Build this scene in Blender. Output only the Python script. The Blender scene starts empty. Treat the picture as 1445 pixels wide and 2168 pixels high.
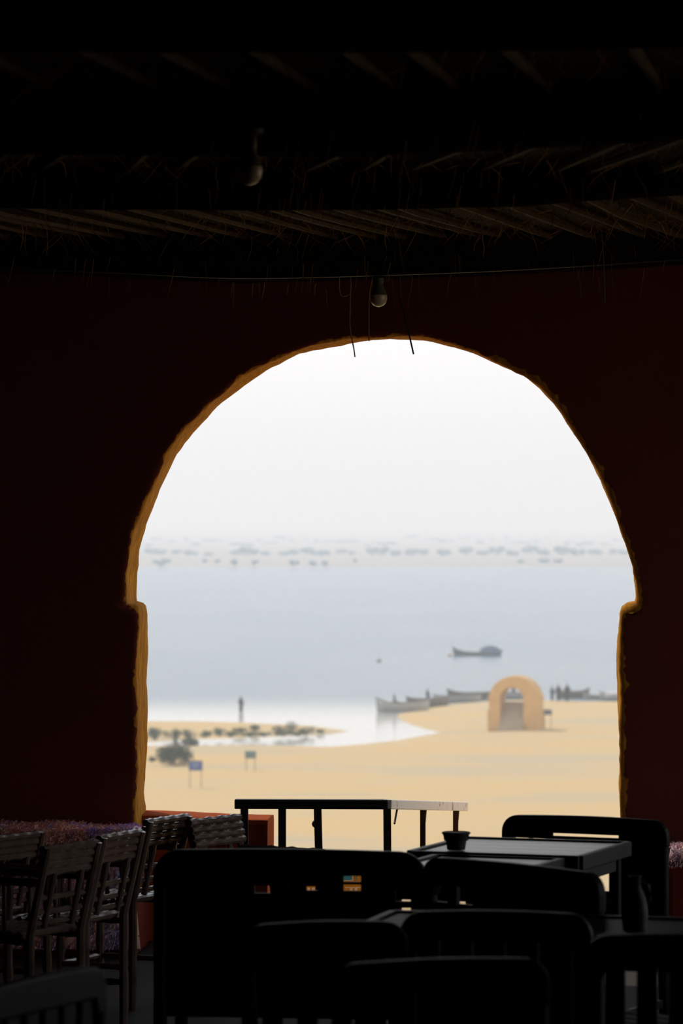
import bpy, math, random
import numpy as np
from mathutils import Vector, Matrix, noise

random.seed(7)
rng = np.random.default_rng(7)
SC = bpy.context.scene
COL = SC.collection
PI = math.pi

# ------------------------------------------------------------------ camera, sky, sun, exposure
EYE = 1.65
FPX = 8000.0
HORIZON = 1095.0
cam_d = bpy.data.cameras.new('camera')
cam = bpy.data.objects.new('camera', cam_d)
COL.objects.link(cam)
cam.location = (0, 0, EYE)
cam.rotation_euler = (PI / 2, 0, 0)
cam_d.sensor_fit = 'HORIZONTAL'
cam_d.sensor_width = 24.0
cam_d.lens = FPX / 1445.0 * 24.0
cam_d.shift_y = (HORIZON - 1084.0) / 1445.0
cam_d.clip_start = 0.1
cam_d.clip_end = 40000
cam_d.dof.use_dof = True
cam_d.dof.focus_distance = 14.4
cam_d.dof.aperture_fstop = 7.2
SC.camera = cam

world = bpy.data.worlds.new('sky')
SC.world = world
world.use_nodes = True
wn, wl = world.node_tree.nodes, world.node_tree.links
wn.clear()
w_out = wn.new('ShaderNodeOutputWorld')
w_bg = wn.new('ShaderNodeBackground')
w_co = wn.new('ShaderNodeTexCoord')
w_sep = wn.new('ShaderNodeSeparateXYZ')
w_rmp = wn.new('ShaderNodeValToRGB')
wl.new(w_co.outputs['Generated'], w_sep.inputs[0])
wl.new(w_sep.outputs['Z'], w_rmp.inputs[0])
e = w_rmp.color_ramp.elements
e[0].position = 0.0
e[0].color = (1.42, 1.40, 1.355, 1)
e[1].position = 1.0
e[1].color = (0.32, 0.46, 0.72, 1)
for p_, c_ in ((0.08, (1.42, 1.40, 1.36, 1)), (0.38, (1.02, 1.10, 1.22, 1))):
    q = e.new(p_)
    q.color = c_
wl.new(w_rmp.outputs[0], w_bg.inputs[0])
w_bg.inputs[1].default_value = 1.0
wl.new(w_bg.outputs[0], w_out.inputs[0])

SUN_AZ, SUN_EL = math.radians(-42), math.radians(46)
sun_d = bpy.data.lights.new('sun', 'SUN')
sun_d.energy = 2.6
sun_d.color = (1.0, 0.93, 0.82)
sun_d.angle = math.radians(0.8)
sun = bpy.data.objects.new('sun', sun_d)
COL.objects.link(sun)
sd = Vector((math.sin(SUN_AZ) * math.cos(SUN_EL), math.cos(SUN_AZ) * math.cos(SUN_EL), math.sin(SUN_EL)))
sun.rotation_euler = sd.to_track_quat('Z', 'Y').to_euler()
sun.location = (0, 20, 60)

SC.view_settings.view_transform = 'Standard'
SC.view_settings.look = 'None'
SC.view_settings.exposure = 0.0
SC.view_settings.gamma = 1.0
SC.view_settings.use_curve_mapping = False
SC.cycles.caustics_reflective = False
SC.cycles.caustics_refractive = False
SC.cycles.use_denoising = True
SC.cycles.sample_clamp_indirect = 4.0
SC.cycles.max_bounces = 8
SC.cycles.volume_bounces = 3


# ------------------------------------------------------------------ helpers
def at(px, py, Y):
    return Vector(((px - 722.5) / FPX * Y, Y, EYE - (py - HORIZON) / FPX * Y))


def on_plane(px, py, Z):
    Y = (EYE - Z) * FPX / (py - HORIZON)
    return Vector(((px - 722.5) / FPX * Y, Y, Z))


def newmat(name):
    m = bpy.data.materials.new(name)
    m.use_nodes = True
    n = m.node_tree.nodes
    return m, n, m.node_tree.links, n['Principled BSDF']


def mat(name, c1, c2=None, rough=0.7, scale=8.0, bump=0.0, detail=5.0, stretch=None, spec=0.5, metal=0.0, bscale=None, contrast=(0.3, 0.7)):
    m, n, l, b = newmat(name)
    b.inputs['Roughness'].default_value = rough
    b.inputs['Specular IOR Level'].default_value = spec
    b.inputs['Metallic'].default_value = metal
    if c2 is None:
        c2 = tuple(0.75 * v for v in c1)
    tc = n.new('ShaderNodeTexCoord')
    mp = n.new('ShaderNodeMapping')
    if stretch:
        mp.inputs['Scale'].default_value = stretch
    l.new(tc.outputs['Object'], mp.inputs[0])
    nz = n.new('ShaderNodeTexNoise')
    nz.inputs['Scale'].default_value = scale
    nz.inputs['Detail'].default_value = detail
    l.new(mp.outputs[0], nz.inputs['Vector'])
    r = n.new('ShaderNodeValToRGB')
    r.color_ramp.elements[0].position = contrast[0]
    r.color_ramp.elements[1].position = contrast[1]
    r.color_ramp.elements[0].color = (*c1, 1)
    r.color_ramp.elements[1].color = (*c2, 1)
    l.new(nz.outputs['Fac'], r.inputs[0])
    l.new(r.outputs[0], b.inputs['Base Color'])
    if bump:
        nb = n.new('ShaderNodeTexNoise')
        nb.inputs['Scale'].default_value = bscale or scale * 3
        nb.inputs['Detail'].default_value = 6
        l.new(mp.outputs[0], nb.inputs['Vector'])
        bp = n.new('ShaderNodeBump')
        bp.inputs['Strength'].default_value = 0.6
        bp.inputs['Distance'].default_value = bump
        l.new(nb.outputs['Fac'], bp.inputs['Height'])
        l.new(bp.outputs[0], b.inputs['Normal'])
    return m


def empty(name, loc=(0, 0, 0), rz=0.0):
    o = bpy.data.objects.new(name, None)
    COL.objects.link(o)
    o.empty_display_size = 0.1
    o.location = loc
    o.rotation_euler = (0, 0, rz)
    return o


def tag(o, label=None, cat=None, group=None, kind=None):
    if label:
        o['label'] = label
    if cat:
        o['category'] = cat
    if group:
        o['group'] = group
    if kind:
        o['kind'] = kind
    return o


def children(o):
    return [c for c in bpy.data.objects if c.parent == o]


def copy_tree(o, parent=None):
    c = o.copy()
    COL.objects.link(c)
    c.parent = parent
    for ch in children(o):
        copy_tree(ch, c)
    return c


class MB:
    def __init__(s):
        s.v, s.f, s.m = [], [], []

    def add(s, vs, fs, mi=0):
        k = len(s.v)
        s.v += [tuple(p) for p in vs]
        s.f += [tuple(i + k for i in f) for f in fs]
        s.m += [mi] * len(fs)
        return s

    def box(s, c, size, rz=0.0, rot=None, mi=0, jit=0.0):
        R = rot if rot is not None else Matrix.Rotation(rz, 3, 'Z')
        c = Vector(c)
        vs = []
        for x in (-.5, .5):
            for y in (-.5, .5):
                for z in (-.5, .5):
                    p = Vector((x * size[0], y * size[1], z * size[2]))
                    if jit:
                        p += Vector((random.uniform(-jit, jit), random.uniform(-jit, jit), random.uniform(-jit, jit)))
                    vs.append(c + R @ p)
        fs = [(0, 1, 3, 2), (4, 6, 7, 5), (0, 4, 5, 1), (2, 3, 7, 6), (0, 2, 6, 4), (1, 5, 7, 3)]
        return s.add(vs, fs, mi)

    def bar(s, a, b, w, h, up=(0, 0, 1), mi=0):
        a, b = Vector(a), Vector(b)
        d = (b - a)
        L = d.length
        d.normalize()
        u = Vector(up)
        sx = d.cross(u)
        if sx.length < 1e-4:
            sx = d.cross(Vector((0, 1, 0)))
        sx.normalize()
        u = sx.cross(d).normalized()
        R = Matrix((sx, d, u)).transposed()
        return s.box((a + b) / 2, (w, L, h), rot=R, mi=mi)

    def tube(s, pts, rad, seg=8, mi=0, cap=True):
        pts = [Vector(p) for p in pts]
        n = len(pts)
        if not hasattr(rad, '__len__'):
            rad = [rad] * n
        vs, fs = [], []
        ref = Vector((0.13, 0.27, 0.95)).normalized()
        for i, p in enumerate(pts):
            d = (pts[min(i + 1, n - 1)] - pts[max(i - 1, 0)])
            d.normalize()
            x = d.cross(ref)
            if x.length < 0.05:
                x = d.cross(Vector((1, 0.1, 0)))
            x.normalize()
            y = x.cross(d)
            for k in range(seg):
                a = 2 * PI * k / seg
                vs.append(p + (x * math.cos(a) + y * math.sin(a)) * rad[i])
        for i in range(n - 1):
            for k in range(seg):
                k2 = (k + 1) % seg
                fs.append((i * seg + k, i * seg + k2, (i + 1) * seg + k2, (i + 1) * seg + k))
        if cap:
            fs.append(tuple(range(seg))[::-1])
            fs.append(tuple(range((n - 1) * seg, n * seg)))
        return s.add(vs, fs, mi)

    def lathe(s, prof, c=(0, 0, 0), seg=24, mi=0, sx=1.0, sy=1.0):
        c = Vector(c)
        vs, fs = [], []
        n = len(prof)
        for r, z in prof:
            for k in range(seg):
                a = 2 * PI * k / seg
                vs.append(c + Vector((r * math.cos(a) * sx, r * math.sin(a) * sy, z)))
        for i in range(n - 1):
            for k in range(seg):
                k2 = (k + 1) % seg
                fs.append((i * seg + k, i * seg + k2, (i + 1) * seg + k2, (i + 1) * seg + k))
        fs.append(tuple(range(seg))[::-1])
        fs.append(tuple(range((n - 1) * seg, n * seg)))
        return s.add(vs, fs, mi)

    def prism(s, outline, axis, depth, M=None, mi=0):
        """outline of (a, b) pairs extruded by depth along local y; (a -> x, b -> z)"""
        n = len(outline)
        vs = [Vector((a, -depth / 2, b)) for a, b in outline] + [Vector((a, depth / 2, b)) for a, b in outline]
        if M is not None:
            vs = [M @ p for p in vs]
        fs = [tuple(range(n)), tuple(range(2 * n - 1, n - 1, -1))]
        for i in range(n):
            j = (i + 1) % n
            fs.append((i, i + n, j + n, j))
        return s.add(vs, fs, mi)

    def build(s, name, mats, parent=None, smooth=False, bev=0.0, loc=None):
        me = bpy.data.meshes.new(name)
        me.from_pydata(s.v, [], s.f)
        if not isinstance(mats, (list, tuple)):
            mats = [mats]
        for m in mats:
            me.materials.append(m)
        if len(mats) > 1:
            me.polygons.foreach_set('material_index', s.m)
        if smooth:
            me.polygons.foreach_set('use_smooth', [True] * len(me.polygons))
            me.set_sharp_from_angle(angle=math.radians(40))
        me.update()
        o = bpy.data.objects.new(name, me)
        COL.objects.link(o)
        if parent:
            o.parent = parent
        if loc:
            o.location = loc
        if bev:
            b = o.modifiers.new('bevel', 'BEVEL')
            b.width = bev
            b.segments = 2
            b.limit_method = 'ANGLE'
        return o


def np_mesh(name, V, F, m, parent=None, smooth=True):
    me = bpy.data.meshes.new(name)
    me.from_pydata(V.tolist(), [], F.tolist() if hasattr(F, 'tolist') else F)
    me.materials.append(m)
    if smooth:
        me.polygons.foreach_set('use_smooth', [True] * len(me.polygons))
    me.update()
    o = bpy.data.objects.new(name, me)
    COL.objects.link(o)
    if parent:
        o.parent = parent
    return o


def grid_faces(nr, nc):
    i = np.arange(nr - 1)[:, None] * nc + np.arange(nc - 1)[None, :]
    i = i.ravel()
    return np.stack([i, i + 1, i + nc + 1, i + nc], 1)


# ------------------------------------------------------------------ materials
def wall_material():
    m, n, l, b = newmat('limewash')
    b.inputs['Roughness'].default_value = 0.9
    b.inputs['Specular IOR Level'].default_value = 0.03
    tc = n.new('ShaderNodeTexCoord')
    nz = n.new('ShaderNodeTexNoise')
    nz.inputs['Scale'].default_value = 5
    nz.inputs['Detail'].default_value = 7
    l.new(tc.outputs['Object'], nz.inputs['Vector'])
    red = n.new('ShaderNodeValToRGB')
    red.color_ramp.elements[0].color = (0.15, 0.034, 0.022, 1)
    red.color_ramp.elements[1].color = (0.11, 0.027, 0.019, 1)
    l.new(nz.outputs['Fac'], red.inputs[0])
    mp = n.new('ShaderNodeMapping')
    mp.inputs['Scale'].default_value = (6, 6, 1)
    l.new(tc.outputs['Object'], mp.inputs[0])
    n2 = n.new('ShaderNodeTexNoise')
    n2.inputs['Scale'].default_value = 9
    n2.inputs['Detail'].default_value = 8
    l.new(mp.outputs[0], n2.inputs['Vector'])
    yel = n.new('ShaderNodeValToRGB')
    yel.color_ramp.elements[0].color = (0.82, 0.36, 0.016, 1)
    yel.color_ramp.elements[1].color = (0.90, 0.42, 0.022, 1)
    x = yel.color_ramp.elements.new(0.24)
    x.color = (0.30, 0.12, 0.02, 1)
    yel.color_ramp.elements[1].position = 0.36
    l.new(n2.outputs['Fac'], yel.inputs[0])
    at_ = n.new('ShaderNodeAttribute')
    at_.attribute_name = 'yellow'
    n3 = n.new('ShaderNodeTexNoise')
    n3.inputs['Scale'].default_value = 22
    n3.inputs['Detail'].default_value = 5
    l.new(tc.outputs['Object'], n3.inputs['Vector'])
    ad = n.new('ShaderNodeMath')
    ad.operation = 'ADD'
    l.new(at_.outputs['Fac'], ad.inputs[0])
    l.new(n3.outputs['Fac'], ad.inputs[1])
    st = n.new('ShaderNodeMapRange')
    st.inputs['From Min'].default_value = 0.95
    st.inputs['From Max'].default_value = 1.02
    l.new(ad.outputs[0], st.inputs['Value'])
    mx = n.new('ShaderNodeMix')
    mx.data_type = 'RGBA'
    l.new(st.outputs[0], mx.inputs['Factor'])
    l.new(red.outputs[0], mx.inputs['A'])
    l.new(yel.outputs[0], mx.inputs['B'])
    l.new(mx.outputs['Result'], b.inputs['Base Color'])
    bp = n.new('ShaderNodeBump')
    bp.inputs['Distance'].default_value = 0.006
    bp.inputs['Strength'].default_value = 0.5
    l.new(n3.outputs['Fac'], bp.inputs['Height'])
    l.new(bp.outputs[0], b.inputs['Normal'])
    return m


M_wall = wall_material()
M_red = mat('red_limewash', (0.17, 0.022, 0.010), (0.12, 0.018, 0.010), 0.9, 5, 0.004, spec=0.15)
M_terra = mat('terracotta_limewash', (0.36, 0.072, 0.016), (0.30, 0.058, 0.014), 0.9, 8, 0.006, spec=0.03)
M_floor = mat('earth_floor', (0.035, 0.026, 0.020), (0.025, 0.019, 0.015), 0.9, 3, 0.004, spec=0.2)
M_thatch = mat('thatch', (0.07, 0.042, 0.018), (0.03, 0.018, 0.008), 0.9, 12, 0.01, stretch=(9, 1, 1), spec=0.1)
M_beam = mat('dark_beam_timber', (0.018, 0.013, 0.010), (0.012, 0.008, 0.006), 0.95, 6, 0.004, stretch=(1, 9, 9), spec=0.0)
M_rib = mat('palm_rib', (0.075, 0.043, 0.02), (0.04, 0.022, 0.01), 0.8, 10, 0.002, stretch=(4, 1, 4), spec=0.2)
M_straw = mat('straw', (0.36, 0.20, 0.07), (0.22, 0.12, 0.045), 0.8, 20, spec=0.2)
M_darkwood = mat('dark_stained_wood', (0.007, 0.005, 0.004), (0.004, 0.003, 0.0025), 0.5, 10, 0.0008, stretch=(1, 6, 6), spec=0.16)
M_bamboo = mat('dark_bamboo', (0.17, 0.115, 0.085), (0.085, 0.055, 0.04), 0.26, 14, 0.0006, spec=0.5)
M_tabletop = mat('worn_tabletop', (0.10, 0.10, 0.11), (0.05, 0.05, 0.055), 0.34, 7, 0.0006, stretch=(2, 7, 1), spec=0.5)
M_tableframe = mat('table_frame', (0.012, 0.012, 0.015), (0.008, 0.008, 0.010), 0.5, 9, 0.0006, spec=0.4)
M_railblack = mat('black_paint', (0.012, 0.011, 0.010), (0.02, 0.014, 0.010), 0.6, 10, 0.0008, spec=0.25)
M_railwhite = mat('chipped_white_paint', (0.86, 0.81, 0.71), (0.30, 0.14, 0.06), 0.55, 26, 0.001, contrast=(0.58, 0.72), spec=0.3)
M_rust = mat('rusty_steel', (0.07, 0.035, 0.02), (0.03, 0.018, 0.012), 0.8, 30, 0.0008, spec=0.3)
M_clay = mat('dark_clay', (0.01, 0.008, 0.008), (0.006, 0.005, 0.005), 0.6, 12, 0.001, spec=0.4)
M_globe = mat('opal_bulb', (0.62, 0.54, 0.42), (0.58, 0.50, 0.39), 0.25, 3, spec=0.5)
M_socket = mat('dusty_socket', (0.10, 0.10, 0.085), (0.07, 0.07, 0.06), 0.5, 14, spec=0.4)
M_wireochre = mat('tan_cable', (0.34, 0.18, 0.06), (0.26, 0.13, 0.045), 0.6, 14)
M_wireblack = mat('black_cable', (0.015, 0.016, 0.02), (0.01, 0.01, 0.012), 0.5, 14)
M_yellowpaint = mat('yellow_ochre_paint', (0.62, 0.33, 0.04), (0.55, 0.28, 0.035), 0.8, 9, 0.002, spec=0.2)
M_bluepaint = mat('turquoise_paint', (0.03, 0.28, 0.50), (0.025, 0.24, 0.44), 0.7, 9)
M_whitepaint = mat('white_paint', (0.75, 0.70, 0.60), (0.66, 0.62, 0.54), 0.7, 9)
M_gate = mat('gate_ochre_plaster', (0.66, 0.40, 0.15), (0.58, 0.34, 0.12), 0.9, 0.9, 0.02, spec=0.1)
M_step = mat('gate_step_stone', (0.46, 0.36, 0.24), (0.40, 0.30, 0.2), 0.9, 1.5, 0.01, spec=0.1)
M_leaf = mat('dusty_leaf', (0.060, 0.085, 0.035), (0.10, 0.105, 0.05), 0.7, 1.2, spec=0.2)
M_leaf2 = mat('dark_leaf', (0.035, 0.055, 0.025), (0.06, 0.07, 0.035), 0.7, 1.2, spec=0.2)
M_twig = mat('twig', (0.10, 0.07, 0.045), (0.07, 0.05, 0.03), 0.9, 6)
M_farleaf = mat('far_tree_leaf', (0.045, 0.07, 0.03), (0.03, 0.05, 0.022), 0.9, 0.4, spec=0.1)
M_cloth_d = mat('dark_cloth', (0.018, 0.020, 0.026), (0.012, 0.013, 0.017), 0.9, 9, spec=0.1)
M_cloth_b = mat('navy_cloth', (0.025, 0.03, 0.05), (0.018, 0.022, 0.035), 0.9, 9, spec=0.1)
M_skin = mat('skin', (0.16, 0.085, 0.05), (0.13, 0.07, 0.04), 0.6, 8)
M_hair = mat('hair', (0.012, 0.010, 0.009), (0.008, 0.007, 0.006), 0.6, 20)
M_hull = mat('weathered_white_hull', (0.48, 0.48, 0.47), (0.30, 0.29, 0.27), 0.6, 1.6, stretch=(0.5, 1, 4))
M_hulldark = mat('dark_hull', (0.07, 0.065, 0.065), (0.045, 0.042, 0.045), 0.6, 1.6, stretch=(0.5, 1, 4))
M_hullbrown = mat('brown_hull', (0.17, 0.12, 0.085), (0.10, 0.07, 0.055), 0.6, 1.6, stretch=(0.5, 1, 4))
M_boatwood = mat('boat_timber', (0.22, 0.16, 0.11), (0.14, 0.10, 0.07), 0.7, 3)
M_tarp = mat('blue_tarp', (0.05, 0.09, 0.16), (0.04, 0.07, 0.12), 0.6, 2.0, 0.03)
M_tarpw = mat('pale_tarp', (0.60, 0.52, 0.54), (0.52, 0.44, 0.46), 0.6, 2.0, 0.03)
M_signblue = mat('blue_sign_board', (0.05, 0.10, 0.30), (0.04, 0.08, 0.25), 0.5, 3)
M_signgreen = mat('grey_green_sign_board', (0.11, 0.19, 0.17), (0.09, 0.16, 0.145), 0.5, 3)
M_signgrey = mat('grey_sign_board', (0.09, 0.10, 0.115), (0.07, 0.08, 0.09), 0.5, 3)
M_signpost = mat('grey_post', (0.30, 0.26, 0.22), (0.24, 0.2, 0.17), 0.6, 5)
M_signmark = mat('pale_sign_paint', (0.35, 0.40, 0.52), (0.30, 0.35, 0.47), 0.6, 5)
M_buoy = mat('orange_buoy', (0.6, 0.28, 0.1), (0.5, 0.22, 0.08), 0.5, 3)
M_house = mat('pale_house_wall', (0.8, 0.77, 0.72), (0.72, 0.69, 0.64), 0.8, 0.5)
M_housedark = mat('dark_window', (0.05, 0.05, 0.06), (0.04, 0.04, 0.05), 0.4, 1)


def sand_material(name, a, b2, c):
    m, n, l, b = newmat(name)
    b.inputs['Roughness'].default_value = 0.95
    b.inputs['Specular IOR Level'].default_value = 0.1
    tc = n.new('ShaderNodeTexCoord')
    mp = n.new('ShaderNodeMapping')
    mp.inputs['Scale'].default_value = (0.02, 0.045, 1)
    l.new(tc.outputs['Object'], mp.inputs[0])
    nz = n.new('ShaderNodeTexNoise')
    nz.inputs['Scale'].default_value = 2.2
    nz.inputs['Detail'].default_value = 7
    nz.inputs['Roughness'].default_value = 0.55
    l.new(mp.outputs[0], nz.inputs['Vector'])
    r = n.new('ShaderNodeValToRGB')
    r.color_ramp.elements[0].position = 0.36
    r.color_ramp.elements[1].position = 0.64
    r.color_ramp.elements[0].color = (*a, 1)
    r.color_ramp.elements[1].color = (*b2, 1)
    q = r.color_ramp.elements.new(0.5)
    q.color = (*c, 1)
    l.new(nz.outputs['Fac'], r.inputs[0])
    l.new(r.outputs[0], b.inputs['Base Color'])
    return m


M_sand = sand_material('sand', (0.60, 0.40, 0.175), (0.50, 0.385, 0.23), (0.58, 0.40, 0.19))
M_farsand = sand_material('far_plain', (0.50, 0.40, 0.30), (0.36, 0.31, 0.24), (0.46, 0.37, 0.28))


def water_material():
    m, n, l, b = newmat('lake_water')
    b.inputs['Base Color'].default_value = (0.06, 0.12, 0.17, 1)
    b.inputs['IOR'].default_value = 1.333
    tc = n.new('ShaderNodeTexCoord')
    sp = n.new('ShaderNodeSeparateXYZ')
    l.new(tc.outputs['Object'], sp.inputs[0])
    mp = n.new('ShaderNodeMapping')
    mp.inputs['Scale'].default_value = (0.02, 0.006, 1)
    l.new(tc.outputs['Object'], mp.inputs[0])
    nz = n.new('ShaderNodeTexNoise')
    nz.inputs['Scale'].default_value = 1.5
    nz.inputs['Detail'].default_value = 5
    l.new(mp.outputs[0], nz.inputs['Vector'])
    # calm shallows near the bank, ruffled open water
    mr = n.new('ShaderNodeMapRange')
    mr.interpolation_type = 'SMOOTHSTEP'
    mr.inputs['From Min'].default_value = 374
    mr.inputs['From Max'].default_value = 436
    l.new(sp.outputs['Y'], mr.inputs['Value'])
    ad = n.new('ShaderNodeMath')
    ad.operation = 'MULTIPLY_ADD'
    l.new(nz.outputs['Fac'], ad.inputs[0])
    ad.inputs[1].default_value = 0.5
    ad.inputs[2].default_value = 0.7
    mu = n.new('ShaderNodeMath')
    mu.operation = 'MULTIPLY'
    l.new(mr.outputs[0], mu.inputs[0])
    l.new(ad.outputs[0], mu.inputs[1])
    rg = n.new('ShaderNodeMapRange')
    rg.inputs['To Min'].default_value = 0.12
    rg.inputs['To Max'].default_value = 0.27
    l.new(mu.outputs[0], rg.inputs['Value'])
    l.new(rg.outputs[0], b.inputs['Roughness'])
    sh = n.new('ShaderNodeMix')
    sh.data_type = 'RGBA'
    sh.inputs['A'].default_value = (0.52, 0.49, 0.42, 1)      # pale sand bed tone, also painting in the white glare near the bank
    sh.inputs['B'].default_value = (0.06, 0.12, 0.17, 1)
    l.new(mr.outputs[0], sh.inputs['Factor'])
    l.new(sh.outputs['Result'], b.inputs['Base Color'])
    wv = n.new('ShaderNodeTexNoise')
    wv.inputs['Scale'].default_value = 0.35
    wv.inputs['Detail'].default_value = 4
    mp2 = n.new('ShaderNodeMapping')
    mp2.inputs['Scale'].default_value = (0.5, 1.0, 1)
    l.new(tc.outputs['Object'], mp2.inputs[0])
    l.new(mp2.outputs[0], wv.inputs['Vector'])
    bp = n.new('ShaderNodeBump')
    bp.inputs['Distance'].default_value = 0.13
    l.new(mu.outputs[0], bp.inputs['Strength'])
    l.new(wv.outputs['Fac'], bp.inputs['Height'])
    l.new(bp.outputs[0], b.inputs['Normal'])
    return m


M_water = water_material()

# ------------------------------------------------------------------ the arched wall
ANG = math.radians(3.9)
WD = Vector((math.cos(ANG), -math.sin(ANG), 0))     # along the wall, to the right
WN = Vector((math.sin(ANG), math.cos(ANG), 0))      # outwards
WC = Vector((0.153, 14.5, 0))
THICK = 0.34


def wallp(u, w, z):
    return WC + WD * u + WN * w + Vector((0, 0, z))


def wall_uz(px, py, w=0.0):
    sx = (px - 722.5) / FPX
    Y = (WC.dot(WN) + w) / (sx * WN.x + WN.y)
    P = Vector((sx * Y, Y, EYE - (py - HORIZON) / FPX * Y))
    return (P - WC).dot(WD), P.z


EDGE = [(288, 1720), (289, 1660), (290, 1600), (291, 1500), (290, 1420), (292, 1360), (293, 1304), (290, 1286), (283, 1280), (268, 1277),
        (267, 1264), (268, 1215), (274, 1165), (289, 1110), (306, 1062), (330, 1010), (357, 960), (390, 913), (440, 857),
        (500, 809), (560, 770), (620, 744), (680, 727), (740, 716), (800, 712), (850, 711), (905, 716), (960, 729), (1010, 748),
        (1060, 771), (1108, 794), (1140, 818), (1165, 846), (1190, 881), (1225, 930), (1258, 985), (1285, 1045), (1305, 1095),
        (1325, 1150), (1338, 1200), (1345, 1245), (1347, 1268), (1344, 1276), (1328, 1279), (1316, 1287), (1312, 1300), (1310, 1350),
        (1309, 1420), (1310, 1500), (1311, 1560), (1312, 1640), (1312, 1700), (1313, 1730)]
pl = [wall_uz(*p) for p in EDGE]
pl = [(pl[0][0], -0.02), (pl[0][0], 0.25)] + pl + [(pl[-1][0], 0.25), (pl[-1][0], -0.02)]
# resample
dense = []
for i in range(len(pl) - 1):
    a, b = Vector((*pl[i], 0)), Vector((*pl[i + 1], 0))
    k = max(1, int((b - a).length / 0.025))
    for j in range(k):
        dense.append(a.lerp(b, j / k))
dense.append(Vector((*pl[-1], 0)))
N = len(dense)
nrm = []
for i in range(N):
    t = (dense[min(i + 1, N - 1)] - dense[max(i - 1, 0)]).normalized()
    nrm.append(Vector((-t.y, t.x, 0)))       # into the wall
sm_p = [sum((dense[min(max(j, 0), N - 1)] for j in range(i - 7, i + 8)), Vector((0, 0, 0))) / 15 for i in range(N)]
sm_n = [sum((nrm[min(max(j, 0), N - 1)] for j in range(i - 9, i + 10)), Vector((0, 0, 0))).normalized() for i in range(N)]
U0, U1, ZT, ZB = -4.3, 4.3, 2.9, -0.25
outer = []
for p in dense:
    if p.y < 1.1:
        outer.append([U0 if p.x < 0 else U1, p.y if p.y > 0 else ZB])
    else:
        dx, dz = p.x - 0.0, p.y - 1.1
        ts = []
        if abs(dx) > 1e-6:
            ts.append(((U1 if dx > 0 else U0)) / dx)
        if dz > 1e-6:
            ts.append((ZT - 1.1) / dz)
        t = min(ts)
        outer.append([dx * t, 1.1 + dz * t])
for cx in (U0, U1):
    k = min(range(N), key=lambda i: (outer[i][0] - cx) ** 2 + (outer[i][1] - ZT) ** 2)
    outer[k] = [cx, ZT]
R = 0.022
prof = [(0.35, 0, 0), (0.10, 0, 0.0), (0.055, 0, 0.16), (0.034, 0, 0.30), (R, 0, 0.46)]
for k in range(1, 5):
    a = k / 4 * PI / 2
    prof.append((R * (1 - math.sin(a)), R * (1 - math.cos(a)), 0.52 + 0.12 * k))
for w_ in (0.06, 0.10, 0.15, 0.2, 0.25, 0.29):
    prof.append((0, w_, 1.0))
for k in range(0, 5):
    a = k / 4 * PI / 2
    prof.append((0.03 * (1 - math.cos(a)), THICK - 0.03 + 0.03 * math.sin(a), 1.0))
prof += [(0.06, THICK, 1.0), (0.15, THICK, 1.0)]
V, YA = [], []
nc = len(prof) + 2
for i in range(N):
    p, n_ = dense[i], nrm[i]
    V.append(wallp(outer[i][0], 0, outer[i][1]))
    YA.append(0)
    ledge = math.exp(-((p.y - 1.315) / .02) ** 2) if abs(abs(p.x) - .965) < .05 else 0
    grow = 1 + 1.6 * ledge
    for s_, w_, y_ in prof:
        if w_ < 0.03:
            s_, w_ = (s_ * grow if s_ <= R * 1.01 else s_ + R * (grow - 1)), w_ * grow
        if p.x < 0.4 and y_ < 0.99:
            y_ = max(0, y_ - .3)
        a = 0.009 * noise.noise(Vector((p.x * 7, p.y * 7, w_ * 5))) + 0.004 * noise.noise(Vector((p.x * 28, p.y * 28, w_ * 22)))
        if s_ > 0.06:
            a *= 0.1
        b_ = 0.004 * noise.noise(Vector((p.x * 9, p.y * 9 + 5, s_ * 30)))
        if s_ >= 0.3:
            # an even step toward the outer rectangle
            q = Vector((outer[i][0], outer[i][1], 0)) - p
            s_l = min(0.25, q.length * 0.5)
            c = sm_p[i] + q.normalized() * s_l
        else:
            c = p + n_ * (s_ + a) if s_ < 0.05 or w_ > 0.01 and s_ < 0.05 else sm_p[i] + sm_n[i] * (s_ + 0.012)
        V.append(wallp(c.x, w_ + (b_ if 0 < w_ < THICK else 0), max(c.y, ZB) if p.y > 0 else ZB))
        YA.append(y_)
    V.append(wallp(outer[i][0], THICK, outer[i][1]))
    YA.append(0.9)
F = grid_faces(N, nc)[:, ::-1]
wall = np_mesh('wall_front', np.array([tuple(v) for v in V]), F, M_wall)
att = wall.data.attributes.new('yellow', 'FLOAT', 'POINT')
att.data.foreach_set('value', YA)
tag(wall, kind='structure')

# low parapet in the outer half of the opening, left of the doorway
u0, _ = wall_uz(285, 1722, 0.16)
u1, zr = wall_uz(566, 1736, 0.16)
_, zl = wall_uz(300, 1724, 0.16)
mb = MB()
nu, prf = 26, []
for i in range(nu):
    t = i / (nu - 1)
    u = u0 + (u1 - u0) * t
    zt = zl + (zr - zl) * t + 0.004 * noise.noise(Vector((u * 12, 0, 3)))
    for w_, z_ in ((0.16, -0.2), (0.157, zt - 0.02), (0.163, zt - 0.004), (0.18, zt), (0.30, zt + 0.004), (0.395, zt), (0.415, zt - 0.02), (0.415, -0.2)):
        prf.append(wallp(u + (0.006 * noise.noise(Vector((z_ * 14, w_ * 9, 1))) if i == nu - 1 else 0), w_ + 0.004 * noise.noise(Vector((u * 9, z_ * 9, w_))), z_))
fs = [tuple(f) for f in grid_faces(nu, 8)]
mb.add(prf, fs)
k = (nu - 1) * 8
mb.f.append(tuple(range(k, k + 8)))
mb.m.append(0)
mb.build('parapet', M_terra, wall)

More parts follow.
